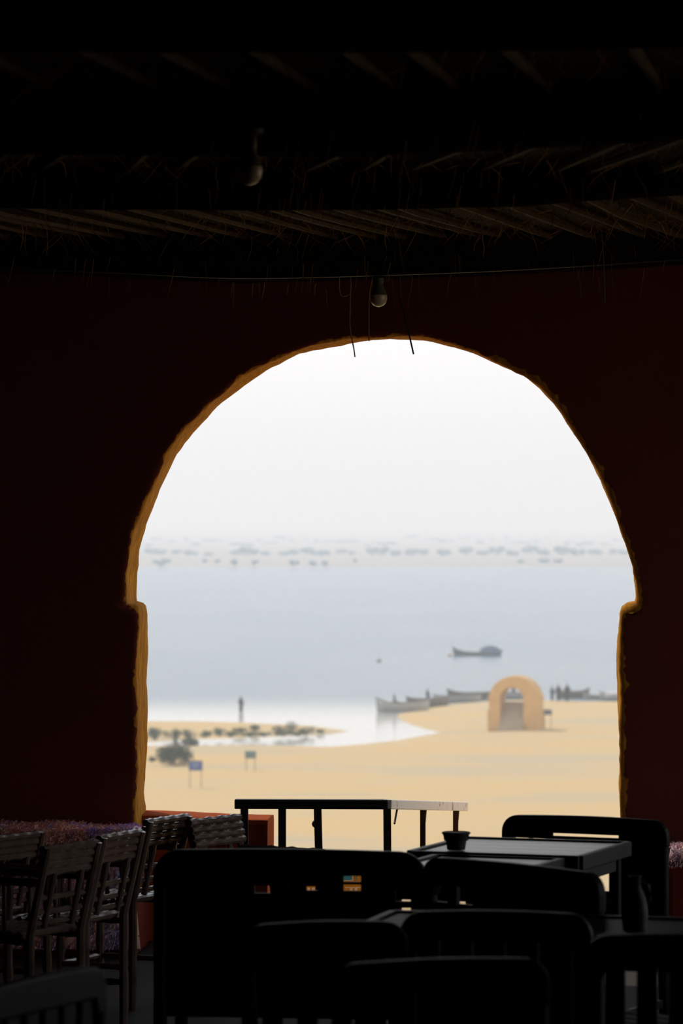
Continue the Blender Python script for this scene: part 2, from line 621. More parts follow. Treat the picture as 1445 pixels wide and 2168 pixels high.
# rest of the shell
ZC = 2.66
fl = MB().box((0, 6.2, -0.1), (9.0, 17.6, 0.2)).build('floor', M_floor)
tag(fl, kind='structure')
for nm, c, s_ in (('wall_left', (-4.2, 6.2, 1.3), (0.3, 17.4, 3.2)), ('wall_back', (0, -2.6, 1.3), (8.8, 0.3, 3.2))):
    tag(MB().box(c, s_).build(nm, M_red), kind='structure')
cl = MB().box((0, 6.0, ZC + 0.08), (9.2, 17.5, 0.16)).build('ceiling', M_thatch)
tag(cl, kind='structure')


# right wall, outside the frame; opening added to let daylight onto rug and chairs
mb = MB()
mb.box((4.2, 2.9, 1.3), (0.3, 10.8, 3.2)).box((4.2, 14.05, 1.3), (0.3, 0.9, 3.2)).box((4.2, 10.95, 0.15), (0.3, 5.3, 0.9)).box((4.2, 10.95, 2.68), (0.3, 5.3, 0.44))
tag(mb.build('wall_right', M_red), kind='structure')
yard = MB().box((34, 4, -0.2), (59.6, 21.6, 0.3)).build('yard_ground', M_sand)
tag(yard, kind='structure')

# beams: bottom line read along its length, sagging
def beam(Y, pts, h, depth=0.14):
    """pts: (px, py) of the beam's lower front edge"""
    mb = MB()
    vs = []
    xs = [(-4.0, None)]
    P = [at(px, py, Y) for px, py in pts]
    slope0 = (P[1].z - P[0].z) / (P[1].x - P[0].x)
    slope1 = (P[-1].z - P[-2].z) / (P[-1].x - P[-2].x)
    P = [Vector((-4.05, Y, P[0].z + 0.01))] + P + [Vector((4.05, Y, P[-1].z + 0.01))]
    fine = []
    for a, b in zip(P[:-1], P[1:]):
        for j in range(5):
            fine.append(a.lerp(b, j / 5))
    fine.append(P[-1])
    for p in fine:
        j = 0.004 * noise.noise(Vector((p.x * 5, Y, 0)))
        z0 = p.z + j
        z1 = max(z0 + 0.05, ZC + 0.005)
        for y, z in ((Y, z0 + 0.006), (Y, z1), (Y + depth, z1), (Y + depth, z0 + 0.006), (Y + depth - 0.006, z0), (Y + 0.006, z0)):
            vs.append((p.x, y + 0.1 * 0 + j * 0.5, z))
    n = len(fine)
    fs = []
    for i in range(n - 1):
        for k in range(6):
            k2 = (k + 1) % 6
            fs.append((i * 6 + k, i * 6 + k2, (i + 1) * 6 + k2, (i + 1) * 6 + k))
    fs += [tuple(range(6))[::-1], tuple(range((n - 1) * 6, n * 6))]
    return mb.add(vs, fs).build('beam', M_beam, cl)


beam(13.4, [(0, 573), (250, 583), (500, 594), (800, 588), (1100, 577), (1445, 556)], 0.13)
beam(10.9, [(0, 433), (300, 436), (540, 438), (800, 436), (1100, 429), (1445, 405)], 0.085)
beam(8.76, [(0, 316), (400, 319), (722, 320), (1000, 310), (1200, 300), (1445, 284)], 0.13)
beam(6.77, [(0, 92), (400, 93), (722, 92), (1100, 88), (1445, 80)], 0.13)
beam(4.9, [(0, -120), (722, -122), (1445, -125)], 0.13)

# palm ribs laid across the beams, under the thatch
def ribs(Y0, Y1, x0, x1, step, shear, rad):
    x = x0
    while x < x1:
        p0 = Vector((x - shear / 2 + random.uniform(-.02, .02), Y0, ZC - rad * 0.9 + random.uniform(-.004, .003)))
        p1 = Vector((x + shear / 2 + random.uniform(-.03, .03), Y1, ZC - rad * 0.9 + random.uniform(-.004, .003)))
        pm = p0.lerp(p1, 0.5) + Vector((random.uniform(-.015, .015), 0, random.uniform(-.012, .0)))
        MB().tube([p0, p0.lerp(pm, .5), pm, pm.lerp(p1, .5), p1], [rad * 1.1, rad, rad, rad * 0.95, rad * 0.85], 6).build('palm_rib', M_rib, cl, smooth=True)
        x += step * random.uniform(0.75, 1.25)


ribs(11.04, 13.42, -2.6, 2.4, 0.135, 0.62, 0.013)
ribs(8.9, 10.92, -1.9, 2.0, 0.17, -0.34, 0.014)
ribs(6.91, 8.78, -1.6, 1.6, 0.2, 0.3, 0.014)

# loose straw poking out of the thatch and hanging from the beams
mb = MB()
def strand(p, d, L, r, curl=0.3):
    d = Vector(d).normalized()
    q = [Vector(p)]
    for j in range(3):
        q.append(q[-1] + d * (L / 3))
        d = (d + Vector((random.uniform(-curl, curl), random.uniform(-curl, curl), random.uniform(-.2, .05)))).normalized()
    mb.tube(q, [r, r, r * .8, r * .3], 3, cap=False)
for i in range(1500):
    Y0, Y1 = random.choice(((11.1, 13.35), (11.9, 13.35), (12.6, 13.35), (9.0, 10.85), (9.8, 10.85), (7.0, 8.7)))
    Y = random.uniform(Y0, Y1)
    x = random.uniform(-.1, .1) * Y
    strand((x, Y, ZC + 0.002), (random.uniform(-.6, .6), random.uniform(-.5, 1), random.uniform(-.35, -.05)), random.uniform(.04, .16), random.uniform(.0007, .0018))
for Ys, zb in ((13.38, 2.49), (10.88, 2.55), (8.74, 2.51)):
    for i in range(70):
        x = random.gauss(random.choice((-.45, -.12, .15, .5, -.9, .9)), .12) * Ys / 13.4
        strand((x, Ys - random.uniform(0.004, .02), zb + random.uniform(0, .12)), (random.uniform(-.25, .25), random.uniform(-.1, .1), -1), random.uniform(.03, .13), random.uniform(.0006, .0013), .12)
for px, py, L in ((495, 600, .09), (493, 598, .06), (690, 612, .07), (668, 600, .05), (560, 598, .06), (610, 602, .04), (535, 600, .05), (548, 599, .05)):
    strand(at(px, py, 13.38), (random.uniform(-.2, .1), 0, -1), L, .0022, .1)
st = mb.build('straw', M_straw, cl)
tag(st, kind='stuff')

# ------------------------------------------------------------------ outdoors: ground, lake, far plain, haze
ZW = EYE - 20.5
ZP = EYE - 20.0
main_px = [(-3000, 1579), (316, 1580), (415, 1580), (520, 1579), (690, 1582), (760, 1576), (843, 1567), (930, 1551), (897, 1543), (864, 1533), (839, 1518),
           (845, 1511), (900, 1501), (950, 1491), (1040, 1484), (1150, 1483), (1233, 1487), (1310, 1487), (4500, 1487)]
spit_px = [(-3000, 1524), (316, 1528), (459, 1529), (569, 1533), (662, 1537), (742, 1548), (689, 1556), (579, 1559), (419, 1565), (316, 1571), (-3000, 1573)]
main_pl = [on_plane(x, y, ZW).xy for x, y in main_px] + [Vector((300, 10)), Vector((-300, 10))]
spit_pl = [on_plane(x, y, ZW).xy for x, y in spit_px]


def signed(poly, X, Y):
    d = np.full(X.shape, 1e9)
    ins = np.zeros(X.shape, bool)
    for i in range(len(poly)):
        a, b = poly[i], poly[(i + 1) % len(poly)]
        ex, ey = b.x - a.x, b.y - a.y
        t = np.clip(((X - a.x) * ex + (Y - a.y) * ey) / (ex * ex + ey * ey + 1e-12), 0, 1)
        d = np.minimum(d, np.hypot(X - a.x - t * ex, Y - a.y - t * ey))
        c = ((a.y > Y) != (b.y > Y)) & (X < ex * (Y - a.y) / (ey + 1e-12) + a.x)
        ins ^= c
    return np.where(ins, d, -d)


ys = np.concatenate([[14.87, 15.5, 16.2, 17.0, 17.4, 18, 19, 20, 22, 25, 29, 34, 40, 48, 56, 64, 72, 80, 90, 100, 112, 124, 136, 148, 160, 172, 184, 196, 208, 220, 232, 244, 256, 268, 280],
                     np.arange(286, 320, 3.0), np.arange(320, 440, 1.1), [443, 447, 452, 460]])
xs = np.concatenate([[-300, -240, -190, -150, -120, -100, -85, -75, -68, -62], np.arange(-57, 58, 1.0), [62, 68, 75, 85, 100, 120, 150, 190, 240, 300]])
X, Y = np.meshgrid(xs, ys)
sdm = signed(main_pl, X, Y)
sds = signed(spit_pl, X, Y)
def soft(s): return np.where(s > 0, np.minimum(0.55, 0.05 * s + 0.04 * np.minimum(s, 2)), np.maximum(-1.2, 0.12 * s))
Zg = ZW + np.maximum(soft(sdm), np.minimum(soft(sds), 0.4))
land = np.clip((sdm - 6) / 30, 0, 1)
und = np.zeros_like(X)
for i in range(X.shape[0]):
    for j in range(X.shape[1]):
        if land[i, j] > 0:
            und[i, j] = noise.noise(Vector((X[i, j] * .03, Y[i, j] * .02, 0))) * .22 + noise.noise(Vector((X[i, j] * .12, Y[i, j] * .07, 4))) * .06
Zg = Zg + und * land
t = np.clip((Y - 17.4) / (95 - 17.4), 0, 1)
hill = -0.05 + (ZP + 0.05) * (1 - (1 - t) ** 1.7)
Zg = np.where(Y < 110, np.where(t < 1, hill, Zg), Zg)
g = np_mesh('sand_ground', np.stack([X.ravel(), Y.ravel(), Zg.ravel()], 1), grid_faces(*X.shape), M_sand)
tag(g, kind='structure')

wt = np_mesh('lake_water', np.array([(-2600, 270, ZW), (2600, 270, ZW), (2600, 1750, ZW), (-2600, 1750, ZW)]), [(0, 1, 2, 3)], M_water)
tag(wt, kind='structure')

ysf = np.concatenate([np.arange(1535, 1660, 6.0), np.geomspace(1665, 12500, 60)])
xsf = np.concatenate([np.linspace(-2600, -340, 24), np.linspace(-320, 320, 90), np.linspace(340, 2600, 24)])
X, Y = np.meshgrid(xsf, ysf)
Zf = np.zeros_like(X)
for i in range(X.shape[0]):
    for j in range(X.shape[1]):
        x, y = X[i, j], Y[i, j]
        sh = 1562 + 16 * noise.noise(Vector((x * .012, 0, 0))) + 6 * noise.noise(Vector((x * .06, 0, 2)))
        d_ = y - sh
        Zf[i, j] = ZW + max(-1.0, min(1.1, d_ * .03)) + (noise.noise(Vector((x * .01, y * .003, 1))) * .8 if d_ > 40 else 0) * min(1, max(0, d_ - 40) / 100)
far = np_mesh('far_plain', np.stack([X.ravel() * np.where(Y.ravel() > 2000, Y.ravel() / 2000, 1), Y.ravel(), Zf.ravel()], 1), grid_faces(*X.shape), M_farsand)
tag(far, kind='structure')

hm = bpy.data.materials.new('lake_haze')
hm.use_nodes = True
hn, hl = hm.node_tree.nodes, hm.node_tree.links
hn.clear()
ho = hn.new('ShaderNodeOutputMaterial')
hs = hn.new('ShaderNodeVolumeScatter')
hs.inputs['Color'].default_value = (0.80, 0.91, 1.0, 1)
hs.inputs['Density'].default_value = 0.0007
hs.inputs['Anisotropy'].default_value = 0.2
hl.new(hs.outputs[0], ho.inputs['Volume'])
hz = MB().box((0, 8100, 45), (9000, 16000, 180)).build('haze', hm)
tag(hz, 'pale dusty haze hanging over the lake and far plain', 'haze', kind='stuff')


# ------------------------------------------------------------------ outdoor things
def blob_tree(root, w, h, mat_, n=5, low=True):
    """a small far tree: trunk and a lumpy crown"""
    mb = MB()
    for k in range(n):
        c = Vector((random.uniform(-.3, .3) * w, random.uniform(-.25, .25) * w, h * random.uniform(.45, .72)))
        rx, rz_ = w * random.uniform(.22, .34), h * random.uniform(.22, .32)
        pr = []
        for q in range(6):
            a = PI * q / 5
            pr.append((max(.02, math.sin(a)) * rx * random.uniform(.85, 1.15), -math.cos(a) * rz_))
        mb.lathe(pr, c, 8)
    mb.build('crown', mat_, root, smooth=True)
    tb = MB()
    tb.tube([(0, 0, -0.3), (0.02 * w, 0, h * .3), (0, 0, h * .6)], [w * .05, w * .04, w * .02], 6)
    tb.build('trunk', M_twig, root)


ORD = ['leftmost'] + [w + ' from the left' for w in 'second third fourth fifth sixth seventh eighth ninth tenth eleventh twelfth thirteenth fourteenth fifteenth sixteenth seventeenth eighteenth nineteenth twentieth twenty-first twenty-second twenty-third twenty-fourth twenty-fifth twenty-sixth twenty-seventh twenty-eighth twenty-ninth thirtieth thirty-first thirty-second thirty-third thirty-fourth thirty-fifth'.split()]
protos = []
def far_tree(px, pyb, hp, wp, label, group):
    b = on_plane(px, pyb, ZW + 1.1)
    s = b.y / FPX
    if len(protos) < 5:
        o = empty('far_tree', b)
        blob_tree(o, 1.0, 1.0, M_farleaf)
        protos.append(o)
    else:
        o = copy_tree(random.choice(protos))
        o.location = b
    o.location.z = b.z - 0.5
    o.rotation_euler.z = random.uniform(0, 6)
    o.scale = (wp * s, wp * s, hp * s + 0.5)
    tag(o, label, 'tree', group)


LB1 = 'low blue-grey bush on the bare sand strip of the far shore'
LB2 = 'hazy blue-grey tree in the long tree line behind the far shore'
LB3 = 'faint tree in the most distant haze beyond the far shore'
for k_, (px, hp, wp) in enumerate(sorted(((340, 11, 26), (352, 9, 20), (434, 9, 12), (459, 9, 14), (496, 14, 20), (538, 13, 18), (623, 12, 18), (663, 12, 20), (688, 11, 16), (752, 12, 12), (330, 7, 16), (1150, 10, 26), (1180, 9, 18), (1100, 8, 16)))):
    far_tree(px, 1198 if hp > 9 and px < 720 else 1192, hp, wp, ORD[k_] + ' of the low bushes on the far shore', 'bushes on the far shore')
for k_, (px, hp, wp) in enumerate(((318, 12, 26), (335, 13, 30), (372, 9, 30), (397, 12, 34), (412, 8, 20), (440, 7, 24), (500, 12, 30), (520, 19, 32), (535, 14, 26), (560, 8, 24), (604, 10, 26), (622, 11, 30), (648, 12, 34), (672, 10, 30), (690, 9, 26), (724, 9, 26), (745, 8, 22),
                   (790, 13, 28), (805, 16, 30), (838, 12, 28), (870, 14, 30), (895, 12, 28), (940, 12, 32), (985, 13, 34), (1020, 10, 30), (1050, 15, 30), (1085, 12, 32), (1120, 16, 34), (1150, 13, 28), (1190, 17, 36), (1222, 14, 30), (1260, 12, 32), (1295, 10, 28), (1320, 11, 26))):
    far_tree(px, 1175 + random.uniform(-3, 3), hp * 1.15, wp, ORD[k_] + ' in the tree line behind the far shore', 'tree line behind the far shore')
for k in range(40):
    far_tree(310 + k * 26 + random.uniform(-9, 9), 1145 + random.uniform(-6, 12), random.uniform(4, 8), random.uniform(12, 38), LB3, 'faint distant trees')


def house(px, py, wp, hp, label):
    b = on_plane(px, py, ZW + 1.0)
    s = b.y / FPX
    o = empty('far_house', (b.x, b.y, b.z - 0.6))
    w, h = wp * s, hp * s + .6
    MB().box((0, 0, h / 2), (w, w * .7, h)).build('wall', M_house, o)
    MB().box((0, 0, h + .12), (w * 1.04, w * .74, .24)).build('roof', M_house, o)
    for x in (-.25, .25):
        MB().box((x * w, -w * .36, h * .55), (w * .14, .1, h * .25)).build('window', M_housedark, o)
    tag(o, label, 'house', 'white houses in the distant haze')


for k_, (px, py, wp, hp) in enumerate(sorted(((795, 1153, 9, 9), (818, 1154, 10, 7), (832, 1154, 8, 9), (905, 1146, 14, 8), (948, 1148, 10, 7), (1010, 1150, 16, 7), (1078, 1152, 12, 9), (1128, 1148, 12, 7), (1212, 1150, 14, 6), (745, 1160, 10, 6)))):
    house(px, py, wp, hp, ORD[k_] + ' of the white houses in the distant haze')


def ground_z(x, y):
    a = float(signed(main_pl, np.array([x]), np.array([y]))[0])
    b = float(signed(spit_pl, np.array([x]), np.array([y]))[0])
    z = max(float(soft(np.array(a))), min(float(soft(np.array(b))), .4))
    return ZW + z


def place(px, py):
    """the ground point seen at a pixel"""
    z = ZP
    for _ in range(4):
        p = on_plane(px, py, z)
        z = ground_z(p.x, p.y)
    l = min(1, max(0, (float(signed(main_pl, np.array([p.x]), np.array([p.y]))[0]) - 6) / 30))
    z += l * (noise.noise(Vector((p.x * .03, p.y * .02, 0))) * .22 + noise.noise(Vector((p.x * .12, p.y * .07, 4))) * .06)
    p = on_plane(px, py, z)
    return p


def bush(px, py, wp, hp, label, name='desert_bush', m=None, group=None, n=900, leaf=.10):
    b = place(px, py)
    s = b.y / FPX
    w, h = wp * s, hp * s
    o = empty(name, (b.x, b.y, b.z - 0.05))
    st_ = MB()
    lf = MB()
    cl_ = []
    for k in range(9):
        a = random.uniform(0, 2 * PI)
        r = math.sqrt(random.random()) * .38
        c = Vector((math.cos(a) * r * w, math.sin(a) * r * w * .7, h * random.uniform(.3, .8) * (1 - r * .9)))
        cl_.append(c)
        st_.tube([(c.x * .1, c.y * .1, -.02), (c.x * .55, c.y * .55, c.z * .6), c], [.035, .022, .01], 4)
    for k in range(n):
        c = random.choice(cl_)
        v = Vector((random.gauss(0, 1), random.gauss(0, 1), random.gauss(0, 1)))
        v *= min(1, 1.7 / v.length)
        p = c + Vector((v.x * w * .12, v.y * w * .1, v.z * h * .16))
        p.z = max(.02, p.z)
        d = Vector((random.uniform(-1, 1), random.uniform(-1, 1), random.uniform(-.3, 1))).normalized()
        sd_ = d.cross(Vector((random.uniform(-1, 1), random.uniform(-1, 1), .3))).normalized()
        L = leaf * random.uniform(.7, 1.4)
        lf.add([p, p + d * L * .5 + sd_ * L * .28, p + d * L, p + d * L * .5 - sd_ * L * .28], [(0, 1, 2, 3)])
    fo = lf.build('foliage', m or M_leaf, o)
    fo['kind'] = 'stuff'
    st_.build('stem', M_twig, o)
    tag(o, label, 'bush', group)


bush(372, 1621, 78, 60, 'large dark rounded bush behind the blue sign board on the sand', m=M_leaf2, n=2600, leaf=.16)
bush(372, 1578, 16, 42, 'tall narrow shoot of scrub rising behind the large dark bush', m=M_leaf2, n=500)
bush(403, 1579, 34, 26, 'dark bush at the water edge right behind the large dark bush', m=M_leaf2, n=900, leaf=.14)
bush(330, 1566, 34, 36, 'green-grey scrub at the left end of the spit beside the yellow jamb', n=900, leaf=.13)
bush(323, 1612, 18, 16, 'small dark scrub at the foot of the yellow jamb left of the large bush', m=M_leaf2, n=300)
for px, py, wp, hp, lb in ((612, 1553, 34, 29, 'tallest green bush near the tip of the sandy spit'), (588, 1552.5, 34, 20, 'bush just left of the tallest bush on the spit'),
                           (647, 1555, 38, 22, 'broad bush just right of the tallest bush on the spit'), (676, 1555, 26, 12, 'last low bush toward the tip of the spit'),
                           (465, 1557.5, 44, 18, 'broad low bush halfway along the waterside of the spit'), (435, 1560, 30, 16, 'low bush at the left of the spit above the white lagoon'),
                           (510, 1549, 34, 11, 'low scrub on top of the spit below the standing person'), (540, 1545, 26, 12, 'second low scrub on top of the spit right of the standing person'),
                           (488, 1560, 40, 15, 'dark scrub in the middle of the scrub line on the near bank of the spit'), (530, 1559, 44, 13, 'low dark scrub on the near bank of the spit below its middle'), (632, 1557, 40, 12, 'dark mat of scrub on the near bank under the broad bush of the spit'), (600, 1557, 44, 11, 'dark mat of scrub on the near bank under the tallest bush of the spit'), (395, 1560, 40, 20, 'dense scrub at the left part of the spit above the large dark bush'), (360, 1560, 44, 24, 'tall dense scrub on the spit right above the large dark bush'),
                           (560, 1558, 30, 10, 'flat brownish scrub on the lower edge of the spit')):
    bush(px, py, wp, hp, lb, m=M_leaf, n=420, leaf=.13)


def sign(px, py0, py1, wp, pyb, board, label, name='sign_board', mark=True):
    """board from py0 to py1, feet at pyb"""
    b = place(px, pyb)
    s = b.y / FPX
    o = empty(name, b)
    w = wp * s
    z1, z0 = (pyb - py0) * s, (pyb - py1) * s
    MB().box((0, 0, (z0 + z1) / 2), (w, .06, z1 - z0)).build('board', board, o, bev=.01)
    for x in (-.42, .42):
        MB().tube([(x * w, .06, -.3), (x * w * 1.02, .06, z1)], .035, 8).build('post', M_signpost, o)
    fr = MB()
    for z in (z0, z1):
        fr.box((0, 0, z), (w + .05, .08, .05))
    for x in (-.5, .5):
        fr.box((x * w, 0, (z0 + z1) / 2), (.05, .08, z1 - z0))
    fr.build('frame', M_signpost if mark else board, o)
    if mark:
        mk = MB()
        for k, (xx, zz, ww) in enumerate(((-.02, .74, .5), (.06, .55, .6), (-.05, .36, .4))):
            mk.bar((xx * w - ww * w / 2, -.034, z0 + (z1 - z0) * zz), (xx * w + ww * w / 2, -.034, z0 + (z1 - z0) * (zz + .05)), .004, .05)
        mk.build('marking', M_signmark, o)
    tag(o, label, 'sign')


sign(414, 1611, 1631, 28, 1668, M_signblue, 'blue sign board on two thin posts beside the large dark bush')
sign(530, 1591, 1605, 22, 1632, M_signgreen, 'grey-green sign board on two thin posts, standing alone on the open sand', mark=False)
sign(1159, 1503, 1513, 16, 1544, M_signgrey, 'small dark sign board on posts just right of the ochre gate', mark=False)

# the ochre gate with steps inside
gb = place(1092, 1545)
s = gb.y / FPX
gate = empty('ochre_gate', (gb.x, gb.y, gb.z - .1), math.radians(-14))
GW, GH = 106 * s, 117 * s
def arch_line(hw, hs, ht, z0=0.0, n=20):
    """half width, springing height, top"""
    o = [(-hw, z0), (-hw, hs)]
    for k in range(1, n):
        a = PI - PI * k / n
        o.append((hw * math.cos(a), hs + (ht - hs) * math.sin(a)))
    return o + [(hw, hs), (hw, z0)]
ow = arch_line(GW / 2, GH - GW * .47, GH)
iw = [(x - .04 * GW, z) for x, z in arch_line(25 * s, 68 * s, 92 * s)]
D = 2.6
vs = []
for (x, z) in ow:
    vs += [(x, -D / 2, z), (x, D / 2, z)]
for (x, z) in iw:
    vs += [(x, -D / 2, z), (x, D / 2, z)]
n = len(ow)
fs = []
for i in range(n - 1):
    a, b = 2 * i, 2 * i + 2
    c, d_ = 2 * n + 2 * i, 2 * n + 2 * i + 2
    fs += [(a, b, b + 1, a + 1), (c, c + 1, d_ + 1, d_), (a, c, d_, b), (a + 1, b + 1, d_ + 1, c + 1)]
fs += [(0, 1, 2 * n + 1, 2 * n), (2 * n - 2, 4 * n - 2, 4 * n - 1, 2 * n - 1)]
arch_o = MB().add(vs, fs).build('arch', M_gate, gate, smooth=True, bev=.08)
mb = MB()
for sx_ in (-1, 1):
    MB().box((sx_ * (GW / 2 - .04), 0, 1.0), (.3, D + .2, 2.2), jit=.03).build('buttress', M_gate, gate, bev=.12)
    MB().box((sx_ * (GW / 2 - .03), 0, GH - GW * .47 + .1), (.22, D + .12, .3), jit=.03).build('springer', M_gate, gate, bev=.06)
nst = 9
for k in range(nst):
    zt = 60 * s * (k + 1) / nst
    yy = -D / 2 - .9 + k * .36
    MB().box((-.04 * GW, yy + .8, zt - .16), (51 * s, 1.6, .32)).build('step', M_step, gate, bev=.03)
MB().box((-.04 * GW, .8, 28 * s), (50 * s, 1.0, 56 * s)).build('landing', M_step, gate)
tag(gate, 'ochre plastered arched gate with steps, standing alone on the sand by the lake', 'gate')


# boats
def boat(loc, rz, L, W, H, hull_m, label, name='rowing_boat', canopy=None, group=None, bow=.5):
    o = empty(name, loc, rz)
    nx, nz = 15, 7
    vs = []
    for i in range(nx):
        t = -1 + 2 * i / (nx - 1)
        hw = W / 2 * (1 - abs(t) ** 2.6) ** .8 + .02
        sheer = H + bow * H * (abs(t) ** 3) * (1.25 if t < 0 else .6)
        keel = .16 * H * abs(t) ** 4
        for k in range(nz):
            a = -PI / 2 + PI * k / (nz - 1)
            yy = math.sin(a)
            zz = abs(yy) ** 2.2
            vs.append((t * L / 2 * (1 + .06 * zz), hw * yy, keel + (sheer - keel) * zz))
    mb = MB().add(vs, [tuple(f) for f in grid_faces(nx, nz)])
    h = mb.build('hull', hull_m, o, smooth=True)
    so = h.modifiers.new('solid', 'SOLIDIFY')
    so.thickness = .05
    gun = MB()
    for k in (0, nz - 1):
        gun.tube([Vector(vs[i * nz + k]) + Vector((0, 0, .02)) for i in range(nx)], .05, 6)
    gun.build('gunwale', M_boatwood, o, smooth=True)
    for x in (-.28, .02, .3):
        MB().box((x * L, 0, H * .72), (.26, W * .86, .05)).build('thwart', M_boatwood, o)
    if canopy:
        cm, x0, x1, hc = canopy
        pv, m_ = [], 12
        for j in range(9):
            x = x0 + (x1 - x0) * j / 8
            q = math.sin(PI * (.12 + .76 * j / 8)) ** .45
            for k in range(m_):
                a = PI * k / (m_ - 1)
                pv.append((x * L, math.cos(a) * W * .46, H * .8 + math.sin(a) ** .8 * hc * q))
        cb = MB().add(pv, [tuple(f) for f in grid_faces(9, m_)])
        cb.f += [tuple(range(m_)), tuple(range(8 * m_, 9 * m_))[::-1]]
        cb.m += [0, 0]
        cb.build('canopy', cm, o, smooth=True)
    tag(o, label, 'boat', group)
    return o


b = on_plane(1010, 1388, ZW)
boat((b.x, b.y, ZW - .15), .05, 7.0, 1.9, .62, M_hulldark, 'dark motor boat with domed blue-grey tarp cover out on the open lake', 'motor_boat', (M_tarp, .06, .46, 1.15), bow=1.1)
def shore_boat(px, py, rz, L, W, H, m, label, **k):
    p = on_plane(px, py, ZW)
    return boat((p.x, p.y, max(ZW - .12, ground_z(p.x, p.y) - .10)), rz, L, W, H, m, label, **k)
B1 = shore_boat(852, 1507, math.radians(14), 5.6, 1.8, 1.05, M_hull, 'pale weathered rowing boat at the left end of the moored row')
B2 = shore_boat(905, 1496, math.radians(30), 5.2, 1.6, .95, M_hullbrown, 'second boat of the moored row, just behind the pale one', bow=.25)
B3 = shore_boat(968, 1486, math.radians(22), 5.6, 1.6, .75, M_hull, 'grey boat in the middle of the moored row left of the gate', bow=.25)
B4 = shore_boat(1000, 1480, math.radians(8), 5.6, 1.7, .8, M_hullbrown, 'brown boat moored nearest the left side of the ochre gate')
B5 = shore_boat(1096, 1480, math.radians(4), 4.6, 1.6, .8, M_hull, 'pale boat seen through the opening of the ochre gate')
B6 = shore_boat(1212, 1477, math.radians(176), 3.6, 1.5, .8, M_hullbrown, 'brown boat behind the group of standing people right of the gate')
B7 = shore_boat(1262, 1480, math.radians(2), 2.8, 1.3, .5, M_hull, 'low white boat in the shallows right of the standing people')
B8 = shore_boat(1312, 1483, math.radians(3), 4.4, 1.6, .7, M_hull, 'boat under a pale pink cover half hidden by the right jamb', canopy=(M_tarpw, -.4, .4, .6))

bo = on_plane(952, 1389, ZW)
o = MB().lathe([(.05, -.2), (.22, -.12), (.3, .05), (.24, .26), (.08, .34)], (bo.x, bo.y, ZW + .05), 12).build('mooring_buoy', M_buoy, smooth=True)
tag(o, 'small orange mooring buoy floating off the bow of the motor boat', 'buoy')
bo = on_plane(802, 1401, ZW)
o = MB().lathe([(.05, -.2), (.3, -.1), (.34, .1), (.2, .3), (.06, .36)], (bo.x, bo.y, ZW + .05), 12).build('mooring_buoy', M_hulldark, smooth=True)
tag(o, 'small dark buoy floating alone on the open lake', 'buoy')


# people (far away, backlit)
def person(loc, rz, label, cloth, h=1.72, sit=False, stride=.10, arm=.12, robe=True):
    o = empty('person', loc, rz)
    k = h / 1.72
    hip = .92 if not sit else .42
    J = [(0, 0, hip), (0, 0, hip + .22), (0, .01, hip + .44), (0, .01, hip + .56), (0, .0, hip + .66), (0, -.01, hip + .76)]
    Rr = [.13, .125, .14, .06, .09, .075]
    E = [(0, 1), (1, 2), (2, 3), (3, 4), (4, 5)]
    def add(p, r, par):
        J.append(p)
        Rr.append(r)
        E.append((par, len(J) - 1))
        return len(J) - 1
    for sx_ in (-1, 1):
        s1 = add((sx_ * .18, .01, hip + .48), .065, 2)
        e1 = add((sx_ * (.22 + arm * .3), .02, hip + .20), .05, s1)
        w1 = add((sx_ * (.22 + arm * .2), -.06 - arm * .5, hip - .04), .036, e1)
        hd = add((sx_ * (.215 + arm * .2), -.09 - arm * .5, hip - .12), .04, w1)
        th = add((sx_ * .085, 0, hip - .08), .095, 0)
        if sit:
            kn = add((sx_ * .12, -.40, hip + .04), .07, th)
            an = add((sx_ * .12, -.42, .08), .045, kn)
        else:
            kn = add((sx_ * .09, -.02 + sx_ * stride * .4, .48), .068, th)
            an = add((sx_ * .09, .02 + sx_ * stride, .08), .045, kn)
        add((sx_ * .095, J[an][1] - .13, .035), .04, an)
    me = bpy.data.meshes.new('body')
    me.from_pydata([(x * k, y * k, z * k) for x, y, z in J], E, [])
    me.materials.append(M_skin if robe else cloth)
    bo_ = bpy.data.objects.new('body', me)
    COL.objects.link(bo_)
    bo_.parent = o
    sk = bo_.modifiers.new('skin', 'SKIN')
    for i, r in enumerate(Rr):
        me.skin_vertices[0].data[i].radius = (r * k, r * k)
    me.skin_vertices[0].data[0].use_root = True
    sb = bo_.modifiers.new('sub', 'SUBSURF')
    sb.levels = sb.render_levels = 2
    if robe and not sit:
        pr = [(.20, .16), (.205, .5), (.19, .9), (.165, 1.1), (.185, 1.32), (.17, 1.40), (.075, 1.47)]
        MB().lathe([(r * k, z * k) for r, z in pr], (0, 0, 0), 16, sy=.72).build('robe', cloth, o, smooth=True)
        for sx_ in (-1, 1):
            MB().tube([Vector(p) * k for p in ((sx_ * .165, .01, 1.39), (sx_ * (.22 + arm * .3), .02, 1.12), (sx_ * (.22 + arm * .2), -.05 - arm * .5, .9))], [.085 * k, .075 * k, .07 * k], 10).build('sleeve', cloth, o, smooth=True)
    elif robe:
        pr = [(.19, hip - .12), (.18, hip + .1), (.16, hip + .2), (.185, hip + .42), (.16, hip + .5), (.07, hip + .56)]
        MB().lathe([(r * k, z * k) for r, z in pr], (0, 0, 0), 16, sy=.75).build('robe', cloth, o, smooth=True)
    zt = hip + .70
    MB().lathe([(.06, -.03), (.102, 0), (.10, .06), (.07, .105), (.02, .125)], (0, .012, zt * k), 14).build('hair', M_hair, o, smooth=True)
    tag(o, label, 'person')
    return o


